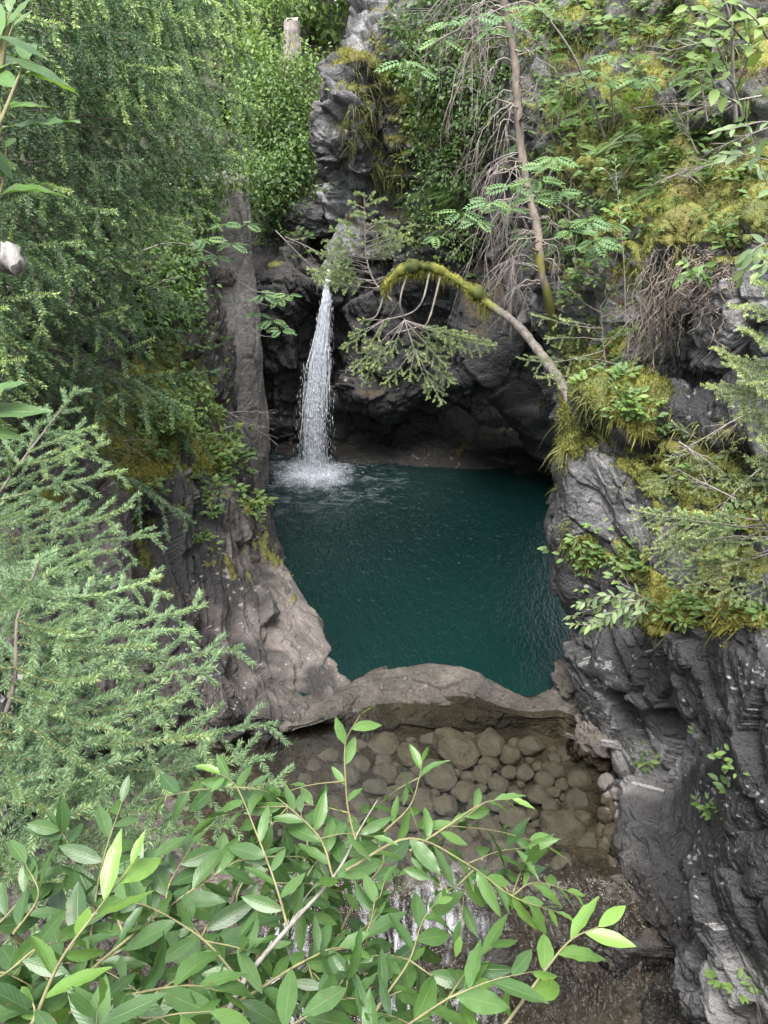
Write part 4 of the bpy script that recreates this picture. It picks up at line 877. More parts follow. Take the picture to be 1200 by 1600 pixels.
# ------------------------------------------------------------------ leafy bushes and trees
def bush(name, label, cat, base, lobes, n, ls, mat='broad', tint=(.1, .7), stem=.02, group=None, T=None, clump=14, spread=.22):
    W, LF = Geo(), Geo(); base = np.asarray(base, float)
    if cat == 'bush' and ls > .095:
        lobes = [(np.asarray(c) + unit(rng.normal(size=3)) * rng.uniform(.3, 1.05) * r[0], tuple(rng.uniform(.28, .5) * q for q in (r[0], r[0], r[0] * .8))) for c, r in lobes for _ in range(7)]
    for c, r in lobes:
        c = np.asarray(c, float); r = np.broadcast_to(np.asarray(r, float), (3,)); k = max(1, int(n * r[0] * r[2] / sum(np.broadcast_to(np.asarray(q[1], float), (3,))[0] * np.broadcast_to(np.asarray(q[1], float), (3,))[2] for q in lobes) / clump))
        d = unit(rng.normal(size=(k, 3))) * (rng.uniform(.35, 1.0, (k, 1)) ** .5)
        cc = c + d * r; bt = np.clip(.5 + .35 * rng.normal(size=k), 0, 1)
        for i in range(k):
            if i % 3 == 0:
                m = (base + cc[i]) / 2 + np.array([0, 0, .15 * r[2]]); tube(W, catmull([base, m, cc[i]], 6), np.linspace(stem, .004, 6), 4)
            m = clump; o = rng.normal(size=(m, 3)) * spread * np.array([1, 1, .55]); pos = cc[i] + o
            xd = unit(o * .8 + d[i] * .6 + rng.normal(0, .5, (m, 3)) + np.array([0, 0, -.25])); zd = unit(np.array([0, -.25, 1.]) + rng.normal(0, .45, (m, 3)))
            place(LF, T or T_FAR, pos, xd, zd, ls * rng.uniform(.7, 1.25, m), np.clip(tint[0] + (tint[1] - tint[0]) * bt[i] + rng.normal(0, .1, m), 0, 1))
    return plant(name, label, cat, base, [('stem', W, M['farbark']), ('leaves', LF, M[mat])], group)
def PB(x, y, Y, r, ry=None, rz=None): return (P(x, y, Y), (r, ry or r, rz or r))
bush('hazel_bush', 'bright green bush between the spruces and the pale stump', 'bush', P(430, 190, 19.5), [PB(440, 120, 18.8, .9), PB(410, 150, 18.5, .8), PB(470, 165, 18.6, .7)], 3600, .10, tint=(.3, .9))
bush('hazel_bush', 'rounded leafy bush just left of the grey rock nose', 'bush', P(470, 260, 19.2), [PB(455, 210, 18.2, .9), PB(490, 215, 18.4, .55), PB(430, 240, 17.8, .7)], 3800, .10, tint=(.15, .75))
bush('hazel_bush', 'shady green bush above the cleft the waterfall comes from', 'bush', P(440, 320, 18.3), [PB(420, 290, 17.2, .75), PB(450, 265, 17.6, .7), PB(400, 320, 16.8, .45)], 3200, .098, tint=(.05, .55))
bush('hazel_bush', 'pale bush at the top edge over the stump', 'bush', P(430, 80, 24), [PB(400, 40, 22, 1.2), PB(440, 25, 23, 1.0), PB(380, 80, 21, .9)], 3400, .12, tint=(.4, 1))
bush('hazel_bush', 'dim bush behind the spruce at the top left', 'bush', P(180, 200, 14), [PB(160, 120, 13.5, 1.3), PB(60, 60, 13, 1.4), PB(240, 60, 14, 1.2), PB(100, 220, 12.5, 1.0)], 3000, .15, tint=(.0, .5))
bush('hazel_bush', 'low green bush under the big spruce on the left slope', 'bush', P(200, 480, 11), [PB(210, 430, 10.6, .7), PB(120, 460, 10, .8), PB(270, 470, 11.2, .5)], 2200, .09, tint=(.05, .55), spread=.16)
bush('hazel_bush', 'leafy bush hiding the top of the grey rock slab', 'bush', P(330, 300, 14), [PB(345, 265, 13.6, .34), PB(300, 300, 13.2, .45), PB(285, 360, 12.9, .5), PB(272, 285, 13.6, .42), PB(240, 300, 13.4, .4), PB(325, 325, 13.3, .3), PB(385, 275, 14.0, .28)], 3000, .085, tint=(.1, .8), spread=.14)
# trees beyond
def far_tree(label, x, ytop, y0, Y, r, crown, n=1500, tint=(.3, 1)):
    base = P(x, y0, Y); base[2] = min(base[2], 9.5 + (Y - 24) * .2); W, LF = Geo(), Geo(); top = P(x, ytop, Y)
    p = catmull([base, (base + top) / 2 + rng.normal(0, .12, 3), top], 20); tube(W, p, np.linspace(r, r * .55, 20), 8, .15)
    for c, rr in crown:
        k = max(1, n // (14 * len(crown))); d = unit(rng.normal(size=(k, 3))) * rng.uniform(.3, 1, (k, 1)) ** .5; cc = c + d * rr
        for i in range(k):
            if i % 4 == 0: j = rng.integers(6, 20); tube(W, catmull([p[j], (p[j] + cc[i]) / 2 + [0, 0, .2], cc[i]], 6), np.linspace(r * .3, .01, 6), 4)
            o = rng.normal(size=(14, 3)) * .4 * np.array([1, 1, .5])
            place(LF, T_FAR, cc[i] + o, unit(o + rng.normal(0, .5, (14, 3)) + [0, 0, -.3]), unit(np.array([0, -.2, 1.]) + rng.normal(0, .4, (14, 3))), .26 * rng.uniform(.7, 1.2, 14), np.clip(rng.uniform(*tint) + rng.normal(0, .1, 14), 0, 1))
    plant('beech_tree', label, 'tree', base, [('trunk', W, M['farbark']), ('crown', LF, M['broad'])])
far_tree('slim grey trunk standing just left of the rock nose at the top', 531, -250, 110, 27, .17, [(P(520, -10, 27), np.array([1.6, 1.4, 1.2])), (P(560, -120, 27), np.array([2, 2, 1.6])), (P(500, 60, 28), np.array([.9, .9, .6]))])
far_tree('thin dark trunk between the pale stump and the rock nose', 508, -250, 110, 29, .14, [(P(490, 20, 29), np.array([1.2, 1.2, 1.0])), (P(470, -100, 29), np.array([2, 2, 1.6]))])
far_tree('light green tree in the gap above the pale stump', 470, -250, 100, 31, .16, [(P(460, 0, 31), np.array([1.7, 1.5, 1.1])), (P(420, -60, 31), np.array([2.2, 2, 1.6]))], tint=(.6, 1))
far_tree('leafy tree at the top edge right of the stump', 487, -250, 105, 33, .13, [(P(500, 30, 34), np.array([1.3, 1.2, .9])), (P(530, -50, 34), np.array([2, 2, 1.5]))], tint=(.6, 1))
far_tree('tree whose crown closes the view over the left spruces', 330, -300, 120, 26, .2, [(P(330, -20, 25), np.array([2.6, 2, 1.6])), (P(260, -80, 25), np.array([2.6, 2, 1.8])), (P(390, -60, 26), np.array([2, 2, 1.5]))], n=3000, tint=(.1, .7))
far_tree('tree rising behind the top of the rock nose', 600, -320, 60, 25, .2, [(P(640, -90, 25), np.array([2.4, 2, 1.5])), (P(590, -60, 26), np.array([1.3, 1.5, 1]))], n=2000, tint=(.2, .8))
g = Geo(); b = P(456, 85, 20.3); t = P(456, 32, 20.3); tube(g, catmull([b - [0, 0, .8], b, (b + t) / 2, t], 16), np.linspace(.24, .17, 16), 12, .25, 4)
ring = g.V[0][-12:]; ctr = ring.mean(0) + [0, 0, .05]; g.add(np.concatenate([ring + (ring - ctr) * -.1 + rng.normal(0, .06, (12, 3)) * [0, 0, 1], [ctr]]), [[i, (i + 1) % 12, 12] for i in range(12)])
tag(obj('tree_stump', g.mesh('tree_stump'), wood_mat('weathered_wood', (.17, .14, .125), (.31, .265, .245), None, 12)), 'pale broken stump above the bright bush', 'stump')
# dark growth on the slope right of the nose
bush('dark_shrub', 'dark green shrub on the slope right of the rock nose', 'bush', P(690, 130, 14.9), [PB(660, 90, 14.9, .55), PB(705, 120, 14.6, .6), PB(680, 160, 14.7, .45)], 2000, .085, tint=(0, .4), spread=.15)
bush('dark_shrub', 'dim shrub at the top edge above the dead spruce', 'bush', P(730, 40, 14.9), [PB(720, 10, 14.8, .6), PB(670, 20, 15.2, .6), PB(780, 20, 14.4, .5)], 2000, .085, tint=(0, .35), spread=.16)
bush('dark_shrub', 'low shrub hanging on the dark cliff left of the bare branches', 'bush', P(690, 260, 14.8), [PB(680, 230, 14.7, .4), PB(710, 270, 14.4, .4), PB(660, 300, 14.7, .3)], 1300, .075, tint=(.05, .5), spread=.13)
bush('dark_shrub', 'small shrub on the cliff foot of the bare branches above the arch', 'bush', P(700, 360, 14.5), [PB(690, 345, 14.4, .3), PB(715, 375, 14.3, .28), PB(650, 370, 14.8, .25)], 900, .07, tint=(.2, .8), spread=.1)
bush('dark_shrub', 'shrub behind the dead spruce trunk', 'bush', P(790, 150, 14), [PB(760, 120, 14, .45), PB(770, 190, 13.9, .4), PB(830, 60, 13.8, .45)], 1500, .08, tint=(0, .4), spread=.14)
# left wall: shrubs in the moss
bush('raspberry_bush', 'fresh green leafy bush on the moss at the left wall top', 'bush', P(262, 690, 9.9), [PB(250, 640, 9.6, .30, .3, .25), PB(280, 660, 9.7, .25), PB(225, 660, 9.2, .2)], 700, .085, tint=(.35, .95), T=T_LEAF, clump=8, spread=.10)
bush('raspberry_bush', 'light leafy bush along the edge beside the grey slab', 'bush', P(345, 690, 11.2), [PB(315, 640, 11, .28, .3, .26), PB(340, 695, 11.3, .2, .2, .26), PB(285, 610, 10.8, .3)], 900, .085, tint=(.3, .85), T=T_LEAF, clump=8, spread=.11)
bush('raspberry_bush', 'pale airy bush above the slab edge on the left', 'bush', P(330, 480, 12.6), [PB(262, 450, 11.8, .4), PB(285, 520, 11.8, .28), PB(265, 400, 12, .38), PB(275, 380, 12.2, .32)], 1300, .09, tint=(.3, .9), T=T_LEAF, clump=8, spread=.14)

# ------------------------------------------------------------------ rowans
def rowan(label, stems, sprays, r=.012, ls=.17, group=None):
    W, LF = Geo(), Geo(); base = None
    for s in stems:
        p = catmull([P(*q) for q in s], 26); base = p[0] if base is None else base
        tube(W, p, np.linspace(r, .004, 26), 6)
    for x, y, Y, k, sz in sprays:
        c = P(x, y, Y)
        for i in range(k):
            a = 2 * math.pi * (i + rng.uniform(0, .7)) / k
            xd = unit(np.array([math.cos(a), math.sin(a) * .8 - .15, rng.uniform(-.35, .15)]))
            place(LF, T_ROWAN, (c + xd * .02)[None], xd, unit(np.array([0, -.35, 1]) + rng.normal(0, .2, 3)), ls * sz * rng.uniform(.8, 1.15), rng.uniform(.2, .8))
    return plant('rowan_sapling', label, 'rowan', base, [('stem', W, M['dead']), ('leaves', LF, M['rowan'])], group)
rowan('rowan sapling bowing over the top of the dead spruce', [[(945, 215, 11), (925, 160, 10.8), (900, 95, 10.6), (865, 40, 10.5), (830, 5, 10.4), (790, 10, 10.3), (720, 45, 10.2), (660, 90, 10.1)], [(720, 45, 10.2), (690, 60, 10.1), (670, 75, 10.1)]],
      [(632, 95, 10.1, 6, 1.1), (690, 60, 10.1, 5, 1), (740, 25, 10.2, 5, 1.1), (790, 25, 10.2, 6, 1.1), (770, 45, 10.1, 4, 1), (830, 10, 10.3, 5, 1), (700, 35, 10.2, 4, .9), (655, 110, 10, 4, .9)], .018, .24)
rowan('rowan sapling with feathery leaves in front of the dead spruce trunk', [[(905, 340, 10.6), (880, 320, 10.4), (850, 300, 10.2), (800, 310, 10.0), (740, 330, 9.9), (690, 370, 9.9)], [(850, 300, 10.2), (860, 270, 10.2), (870, 245, 10.2)]],
      [(680, 368, 9.9, 4, 1), (720, 330, 9.9, 5, 1.1), (765, 315, 9.9, 6, 1.1), (800, 290, 10, 6, 1.2), (840, 280, 10.1, 7, 1.2), (865, 245, 10.2, 6, 1.1), (870, 300, 10.1, 6, 1.1), (830, 310, 9.9, 6, 1.1), (790, 325, 9.8, 5, 1), (745, 345, 9.8, 4, .9), (850, 260, 10, 5, 1)], .014, .22)
rowan('light rowan seedling above the leaning trunk on the right bank', [[(960, 420, 10), (940, 390, 9.9), (920, 370, 9.8)], [(960, 420, 10), (965, 380, 10), (950, 345, 10)]],
      [(890, 360, 9.8, 6, 1), (920, 345, 9.8, 7, 1.1), (930, 375, 9.7, 7, 1.1), (960, 350, 9.9, 6, 1), (950, 385, 9.8, 6, 1), (905, 385, 9.7, 6, 1), (935, 400, 9.7, 5, .9)], .01, .2)
rowan('small rowan at the upper right below the top edge', [[(960, 190, 11), (955, 140, 10.9), (965, 90, 10.8)], [(955, 150, 10.9), (985, 130, 10.7), (1010, 125, 10.6)]],
      [(960, 85, 10.8, 6, 1), (1000, 120, 10.6, 6, 1.1), (930, 110, 10.7, 5, 1), (970, 130, 10.7, 5, 1), (1020, 90, 10.6, 5, 1), (940, 130, 10.7, 4, 1)], .012, .24)
rowan('rowan twig reaching out beside the grey slab towards the waterfall', [[(205, 400, 11), (260, 380, 11.3), (310, 388, 11.6), (350, 410, 11.8), (372, 440, 11.9), (400, 470, 12), (430, 480, 12)], [(372, 440, 11.9), (378, 480, 11.9), (400, 520, 11.9), (430, 527, 11.9)], [(372, 440, 11.9), (400, 455, 12), (445, 460, 12)]],
      [(410, 460, 12, 5, 1), (435, 465, 12, 5, 1), (450, 460, 12, 4, .9), (425, 500, 12, 5, 1), (400, 490, 12, 4, .9), (440, 515, 11.9, 5, 1), (340, 400, 11.8, 5, 1), (360, 380, 11.8, 6, 1.1), (320, 375, 11.6, 6, 1.1), (300, 400, 11.5, 5, 1), (385, 350, 12, 5, 1), (350, 350, 11.9, 6, 1)], .013, .2)
rowan('rowan seedling at the foot of the leaning trunk', [[(960, 640, 9), (940, 630, 8.9), (925, 640, 8.8)]], [(905, 622, 8.9, 4, .6), (960, 625, 8.9, 6, .8), (985, 640, 8.7, 6, .8), (1010, 650, 8.5, 6, .8), (970, 655, 8.6, 5, .8), (1030, 640, 8.5, 5, .7)], .006, .13)

# ------------------------------------------------------------------ broad leaved saplings at right
def sapling(name, label, paths, r, ll, sp, mat='pale', tint=(.2, .8), T=None, Y=None, stem='greytwig', start=.3, roll=.4):
    W, LF = Geo(), Geo()
    for pth in paths: shoot(rng, W, LF, [P(*q) for q in pth], r, ll, sp, T or [leaf_template(5, 3, .2, .25, .12)], tint, start, .2, 52, unit(np.array([0, -.7, 1])), roll)
    return plant(name, label, 'shrub', P(*paths[0][0]), [('stem', W, M[stem]), ('leaves', LF, M[mat])])
sapling('willow_sapling', 'small pale leaved shrub leaning out over the pool edge below the moss', [[(1010, 935, 6.6), (985, 925, 6.6), (960, 935, 6.6), (930, 950, 6.6), (885, 965, 6.6)], [(1010, 935, 6.6), (975, 960, 6.5), (945, 975, 6.5), (920, 985, 6.5)], [(1010, 935, 6.6), (1000, 960, 6.4), (975, 975, 6.4)], [(1010, 935, 6.6), (1040, 940, 6.4), (1070, 935, 6.3)], [(1010, 935, 6.6), (1020, 970, 6.4), (1040, 985, 6.3)], [(1010, 935, 6.6), (980, 940, 6.5), (950, 930, 6.5), (920, 940, 6.5), (900, 945, 6.5)], [(1010, 935, 6.6), (960, 955, 6.4), (930, 975, 6.4), (890, 975, 6.4)], [(1010, 935, 6.6), (1030, 955, 6.3), (1060, 960, 6.2)]], .006, .12, .036, 'pale', (.2, .9), start=.1, roll=.7)
sapling('willow_sapling', 'sapling with pale oval leaves in the top right corner', [[(1160, 185, 7), (1145, 130, 6.8), (1120, 70, 6.6), (1100, 35, 6.5)], [(1145, 130, 6.8), (1110, 95, 6.6), (1090, 85, 6.5)], [(1150, 140, 6.8), (1170, 80, 6.6), (1160, 30, 6.5)], [(1130, 90, 6.7), (1150, 50, 6.6), (1190, 40, 6.5)], [(1150, 160, 6.9), (1120, 140, 6.6), (1105, 100, 6.5)], [(1200, 60, 6.6), (1180, 30, 6.5), (1150, 5, 6.5)], [(1160, 60, 6.6), (1130, 30, 6.5), (1075, 10, 6.4)]], .010, .16, .07, 'broad', (.5, 1), T=[leaf_template(5, 3, .24, .25, .12)])
sapling('willow_sapling', 'sapling with long drooping pale leaves at the right border', [[(1240, 260, 5.6), (1200, 250, 5.5), (1150, 240, 5.4), (1125, 245, 5.4)], [(1240, 330, 5.6), (1200, 290, 5.5), (1170, 200, 5.4), (1160, 170, 5.4)], [(1240, 400, 5.6), (1200, 380, 5.4), (1170, 400, 5.3), (1155, 440, 5.3)], [(1240, 200, 5.6), (1195, 190, 5.5), (1150, 200, 5.4), (1120, 205, 5.4)], [(1240, 420, 5.5), (1200, 410, 5.3), (1180, 430, 5.2)]], .006, .13, .055, 'pale', (.2, .8))
sapling('slender_sapling', 'thin straight grey sapling near the right border', [[(1150, 190, 8.6), (1145, 110, 8.5), (1143, 40, 8.4), (1138, -60, 8.3)], [(1143, 40, 8.4), (1130, 0, 8.3), (1110, -20, 8.2)]], .022, .14, .09, 'broad', (.4, .9), start=.45)
sapling('slender_sapling', 'whip thin sapling with few leaves over the mossy right bank', [[(985, 600, 9.4), (978, 500, 9.4), (975, 410, 9.5), (965, 300, 9.6), (960, 240, 9.7)], [(965, 300, 9.6), (950, 270, 9.5), (935, 262, 9.5)]], .009, .09, .07, 'rowan', (.2, .8), start=.5)
sapling('slender_sapling', 'thin stem rising past the outcrop at the top right', [[(1105, 190, 9.2), (1095, 130, 9.1), (1085, 90, 9.0)], [(1095, 130, 9.1), (1110, 90, 9), (1125, 70, 8.9)]], .012, .10, .07, 'broad', (.3, .9), start=.4)
sapling('leafy_seedling', 'rosette of dark green leaves under the mossy overhang', [[(1085, 425, 8.2), (1070, 430, 8.1), (1060, 440, 8.0)], [(1085, 425, 8.2), (1095, 430, 8.0), (1105, 440, 8.0)], [(1085, 425, 8.2), (1080, 415, 8.0), (1070, 410, 8.0)], [(1085, 425, 8.2), (1095, 415, 8.0), (1110, 415, 8.0)]], .005, .14, .05, 'broad', (.3, .7), start=.0)
# bare twigs
def twigs(label, specs, mat='dead', name='bare_branch'):
    if isinstance(label, list):
        for l, sp in zip(label, specs): twigs(l, [sp], mat, name)
        return
    W = Geo(); b0 = None
    for (a, b, r, ns, dp) in specs:
        A, Bv = P(*a), P(*b); b0 = A if b0 is None else b0
        bare_twig(rng, W, A, Bv - A, np.linalg.norm(Bv - A) * 1.05, r, .08, ns, dp, .7)
    return tag(obj(name, W.mesh(name, True, b0), M[mat], None, b0), label, 'branch')
twigs('bare branch reaching from the moss across the grey slab', [((265, 565, 11), (360, 650, 11.3), .012, 2, 0), ((350, 640, 11.3), (435, 690, 11.4), .008, 6, 2), ((355, 645, 11.3), (425, 640, 11.5), .006, 5, 2), ((352, 642, 11.3), (395, 700, 11.3), .005, 4, 1)])
twigs(['longer dry twig lying over the cleft by the waterfall lip', 'shorter dry twig above the waterfall lip'], [((430, 360, 15.4), (500, 430, 15), .014, 6, 2), ((445, 370, 15.4), (520, 400, 15), .010, 6, 2)])
twigs(['dry grey twig slanting down over the right moss', 'dry grey twig lying leftwards over the right moss', 'lower dry twig on the mossy ledge', 'dry twig fallen across the ledge spruce'], [((1060, 690, 7.2), (1140, 740, 7.0), .010, 7, 2), ((1180, 640, 7), (1060, 700, 7), .009, 7, 2), ((1150, 780, 6.4), (1050, 730, 6.9), .008, 7, 2), ((1190, 730, 6.2), (1110, 800, 6.2), .008, 7, 2)])
twigs(['dry stem left of the rowan leaves on the right bank', 'dry stem crossing the moss above the rowan', 'dry fir twig lying across the mossy outcrop', 'dry twig over the light rowan seedling', 'dry stem beside the bowing rowan', 'long dry twig below the top right saplings', 'dry stem rising over the right hillside moss'], [((900, 420, 11), (890, 300, 11), .010, 6, 2), ((920, 330, 11), (985, 250, 10.6), .008, 6, 2), ((1000, 300, 10.2), (1090, 250, 9.4), .010, 8, 2), ((960, 430, 9.9), (1050, 360, 9.2), .009, 6, 2), ((870, 200, 12), (890, 90, 11.8), .01, 6, 2), ((990, 170, 11), (1100, 150, 10), .009, 8, 2), ((1090, 240, 9.6), (1040, 130, 9.6), .009, 8, 2)])
twigs(['upper dry fir spray at the right border', 'dry fir spray over the mossy boulder', 'dry fir spray beside the grey outcrop', 'dry fir spray near the top right corner'], [((1190, 150, 8.8), (1080, 170, 8.8), .012, 10, 2), ((1150, 250, 8.8), (1040, 270, 9.2), .010, 10, 2), ((1200, 200, 8.6), (1110, 230, 8.8), .010, 10, 2), ((1130, 60, 9.4), (1010, 80, 10), .010, 10, 2)])
g = Geo(); q = catmull([P(-420, 330, 4.5), P(-250, 372, 4.1), P(-110, 392, 3.7), P(-20, 396, 3.45), P(12, 404, 3.35), P(30, 418, 3.3)], 24)
tube(g, q, np.concatenate([np.full(18, .06), np.linspace(.062, .03, 6)]), 9, .7, 6)
k = g.V[0][-9:]; g.add(np.concatenate([k, [k.mean(0) + [.015, 0, -.01]]]), [[i, (i + 1) % 9, 9] for i in range(9)])
tag(obj('bare_branch', g.mesh('bare_branch', True, q[0]), M['deadbranch'], None, q[0]), 'pale broken branch stub with lichen poking in at the left border', 'branch')
twigs(['white dry twig at the lower right on the rocks', 'short white twig beside the longer white one at lower right'], [((1190, 1620, 3.2), (1168, 1490, 3.25), .006, 3, 1), ((1190, 1600, 3.2), (1183, 1530, 3.2), .004, 2, 1)])
twigs('crooked bare twig hanging over the white rock edge by the pool', [((985, 920, 6.9), (960, 905, 6.9), .007, 2, 1), ((985, 920, 6.9), (962, 870, 7), .005, 3, 1)])

# ------------------------------------------------------------------ hanging roots under the overhang
def roots():
    G = Geo(); b0 = P(1060, 400, 8.6)
    for k in range(190):
        x = rng.uniform(1008, 1140); y = rng.uniform(375, 430) + abs(x - 1070) * .25; h = cast(x, y)
        if h is None: continue
        p0 = h[0] + np.array([0, -.06, 0]); L = rng.uniform(.25, 1.15) * (1.15 if x < 1060 else .7); n = 18; t = np.linspace(0, 1, n)[:, None]
        q = p0 + np.array([rng.normal(0, .12), rng.normal(-.03, .03), -1]) * L * t + np.cumsum(rng.normal(0, .034, (n, 3)) * [1, .6, .4], 0)
        tube(G, q, rng.uniform(.003, .010) * (1 - .6 * t[:, 0]), 4)
        if rng.random() < .5: bare_twig(rng, G, q[5], np.array([rng.normal(0, .6), -.1, -.7]), L * .5, .003, .3, 3, 1)
    tag(obj('root_curtain', G.mesh('root_curtain', True, b0), M['root'], None, b0), 'curtain of brown roots hanging from the mossy overhang at the right', 'roots')
roots()
# ------------------------------------------------------------------ moss shoots, grass and ground cover
rng = np.random.default_rng(9)
def cover():
    G = Geo()
    for name, n in (('left_cliff', 26000), ('right_cliff', 30000), ('right_hillside', 34000), ('overhang_cliff', 20000)):
        V, Nn, m, F = TERR[name]; X, Y = proj(V)
        w = m * ((X > -80) & (X < 1260) & (Y > -60)); w = w / w.sum()
        i = rng.choice(len(V), n, p=w); p = V[i] + rng.normal(0, .02, (n, 3)); nn = Nn[i]
        d = unit(nn * .8 + np.array([0, 0, .5]) + rng.normal(0, .5, (n, 3))); l = rng.uniform(.02, .055, (n, 1)); sd = unit(np.cross(d, rng.normal(size=(n, 3)))) * .007
        hang = (rng.random((n, 1)) < .10) & (nn[:, 2:3] < .5); l = np.where(hang, l * 4, l); d = np.where(hang, unit(nn * .6 + [0, 0, -1]), d)
        VV = np.stack([p - sd, p + sd, p + d * l], 1).reshape(-1, 3)
        G.add(VV, np.arange(3 * n).reshape(-1, 3), tint=np.repeat(np.clip(.45 + .9 * fbm(p * 1.5, 3, 4) + rng.normal(0, .15, n), 0, 1), 3))
    tag(obj('moss', G.mesh('moss', False), M['mossfuzz']), 'cushions of olive and yellow moss on the ledges', 'moss', kind='stuff')
    # hanging grass in tufts
    G = Geo()
    def tuft(p, n, k, L, up=.5, col=(.2, .9)):
        for _ in range(k):
            d = unit(n * .8 + rng.normal(0, .5, 3) + np.array([0, 0, up])); l = L * rng.uniform(.5, 1.2); t = np.linspace(0, 1, 5)[:, None]
            q = p + rng.normal(0, .03, 3) + d * l * t + np.array([0, 0, -1]) * l * rng.uniform(.5, 1.1) * t ** 2
            s = unit(np.cross(d, rng.normal(size=3))) * .0055 * (1.05 - t)
            G.add(np.stack([q - s, q + s], 1).reshape(-1, 3), [[2 * i, 2 * i + 1, 2 * i + 3, 2 * i + 2] for i in range(4)], tint=rng.uniform(*col))
    zones = [(600, 110, 60, 110, 60), (610, 260, 45, 40, 46), (560, 200, 40, 50, 30), (700, 200, 70, 120, 60), (870, 250, 70, 110, 70), (960, 200, 80, 120, 80), (960, 420, 80, 80, 55), (1090, 330, 90, 40, 45), (900, 60, 90, 70, 60), (1060, 60, 90, 70, 50), (1100, 260, 80, 50, 40), (940, 640, 70, 30, 40), (1010, 540, 50, 60, 36), (1120, 700, 70, 60, 50), (900, 850, 30, 40, 20), (240, 600, 60, 100, 60), (300, 690, 60, 50, 40), (240, 380, 60, 60, 36), (450, 350, 50, 40, 40), (880, 710, 14, 40, 16), (1060, 820, 60, 60, 30), (940, 560, 40, 60, 34), (650, 330, 60, 60, 40), (1000, 30, 120, 60, 70), (1120, 110, 80, 80, 50), (880, 130, 50, 90, 50), (1010, 160, 60, 60, 40)]
    for x, y, rx, ry, n in zones:
        for _ in range(n):
            h = cast(x + rng.normal(0, .5) * rx, y + rng.normal(0, .5) * ry)
            if h is not None and h[1][2] > -.35: tuft(h[0], h[1] if h[1] @ (CAM - h[0]) > 0 else -h[1], int(rng.integers(7, 16)), rng.uniform(.10, .30) * (1.3 if h[2] > 11 else .8))
    tag(obj('grass', G.mesh('grass', True), M['grass']), 'tufts of drooping grass on the cliff ledges', 'grass', kind='stuff')
    # leafy undergrowth
    G = Geo()
    def herb(p, n, T, k, s, tint):
        a = rng.uniform(0, 6.28, k) ; d = np.stack([np.cos(a), np.sin(a), rng.uniform(.0, .7, k)], 1) + n * .5
        st = p + d * s * .6
        place(G, T, p + unit(d) * s * rng.uniform(.2, 1.0, (k, 1)), unit(d + [0, 0, -.3]), unit(np.array([0, -.3, 1]) + n * .5 + rng.normal(0, .3, (k, 3))), s * rng.uniform(.5, 1.0, k), np.clip(rng.uniform(*tint) + rng.normal(0, .1, k), 0, 1))
    fern = [(x, y, rx, ry, n) for x, y, rx, ry, n in [(700, 300, 80, 90, 16), (880, 380, 50, 50, 10), (1000, 250, 90, 90, 18), (900, 150, 80, 100, 16), (1120, 130, 60, 60, 8), (440, 330, 40, 60, 12)]]
    for x, y, rx, ry, n in [(250, 660, 60, 70, 60), (330, 720, 50, 40, 36), (290, 560, 60, 90, 50), (360, 720, 25, 60, 26), (310, 840, 14, 14, 8), (395, 790, 18, 24, 16), (330, 770, 14, 40, 10), (230, 440, 80, 80, 60), (60, 560, 80, 120, 40), (990, 640, 50, 30, 26), (905, 855, 40, 40, 16), (1000, 880, 60, 30, 20), (1130, 800, 70, 60, 36), (960, 560, 50, 80, 30), (900, 420, 50, 60, 30), (950, 250, 90, 110, 70), (1070, 150, 90, 110, 60), (860, 120, 60, 110, 40), (700, 230, 70, 160, 70), (650, 60, 60, 70, 30), (1150, 360, 50, 40, 12), (450, 330, 60, 70, 70), (420, 220, 70, 80, 60), (1170, 960, 40, 20, 10), (1080, 950, 60, 25, 20), (720, 370, 40, 40, 24), (1120, 1200, 60, 60, 5), (1000, 1180, 20, 20, 4), (1150, 1530, 40, 20, 4), (1110, 1270, 10, 10, 4), (245, 780, 30, 40, 6), (880, 520, 20, 60, 10), (1040, 240, 60, 60, 30), (1150, 240, 60, 60, 30), (980, 40, 110, 60, 60), (1120, 40, 90, 70, 50), (880, 40, 60, 60, 30), (930, 330, 60, 60, 30)]:
        for _ in range(n):
            h = cast(x + rng.normal(0, .5) * rx, y + rng.normal(0, .5) * ry)
            if h is None: continue
            nn = h[1] if h[1] @ (CAM - h[0]) > 0 else -h[1]; sc = .045 + .0065 * h[2]
            herb(h[0], nn, T_LEAF, int(rng.integers(6, 13)), sc * rng.uniform(.7, 1.3), (.2, .85))
    for x, y, rx, ry, n in fern:
        for _ in range(n):
            h = cast(x + rng.normal(0, .5) * rx, y + rng.normal(0, .5) * ry)
            if h is not None: herb(h[0], h[1] if h[1] @ (CAM - h[0]) > 0 else -h[1], T_FERN, 6, .34, (.1, .6))
    tag(obj('undergrowth', G.mesh('undergrowth', True), M['broad']), 'leafy herbs and ferns covering the mossy ledges', 'undergrowth', kind='stuff')
cover()

# ------------------------------------------------------------------ stones
def stone_mesh(seed, sub=4, flat=.6, rough=.16, ang=.5):
    import bmesh
    bm = bmesh.new(); bmesh.ops.create_icosphere(bm, subdivisions=sub, radius=1); V = np.array([v.co[:] for v in bm.verts]); F = np.array([[v.index for v in f.verts] for f in bm.faces]); bm.free()
    r = np.random.default_rng(seed); D = unit(r.normal(size=(9, 3))); o = r.uniform(.62, .95, 9)
    d = np.min(np.where(V @ D.T > .05, o / np.maximum(V @ D.T, .05), 9), axis=1)
    V = V * (1 * (1 - ang) + ang * np.minimum(d, 1.05))[:, None]
    n = unit(V); V = V + n * (rough * fbm(V * 1.6 + seed, 3, seed) + .035 * fbm(V * 6, 3, seed + 2))[:, None]
    return mesh_np('stone', V * np.array([1, r.uniform(.7, .95), flat]), F, {'tone': .5 + .6 * fbm(V * 2 + seed, 3, seed)})
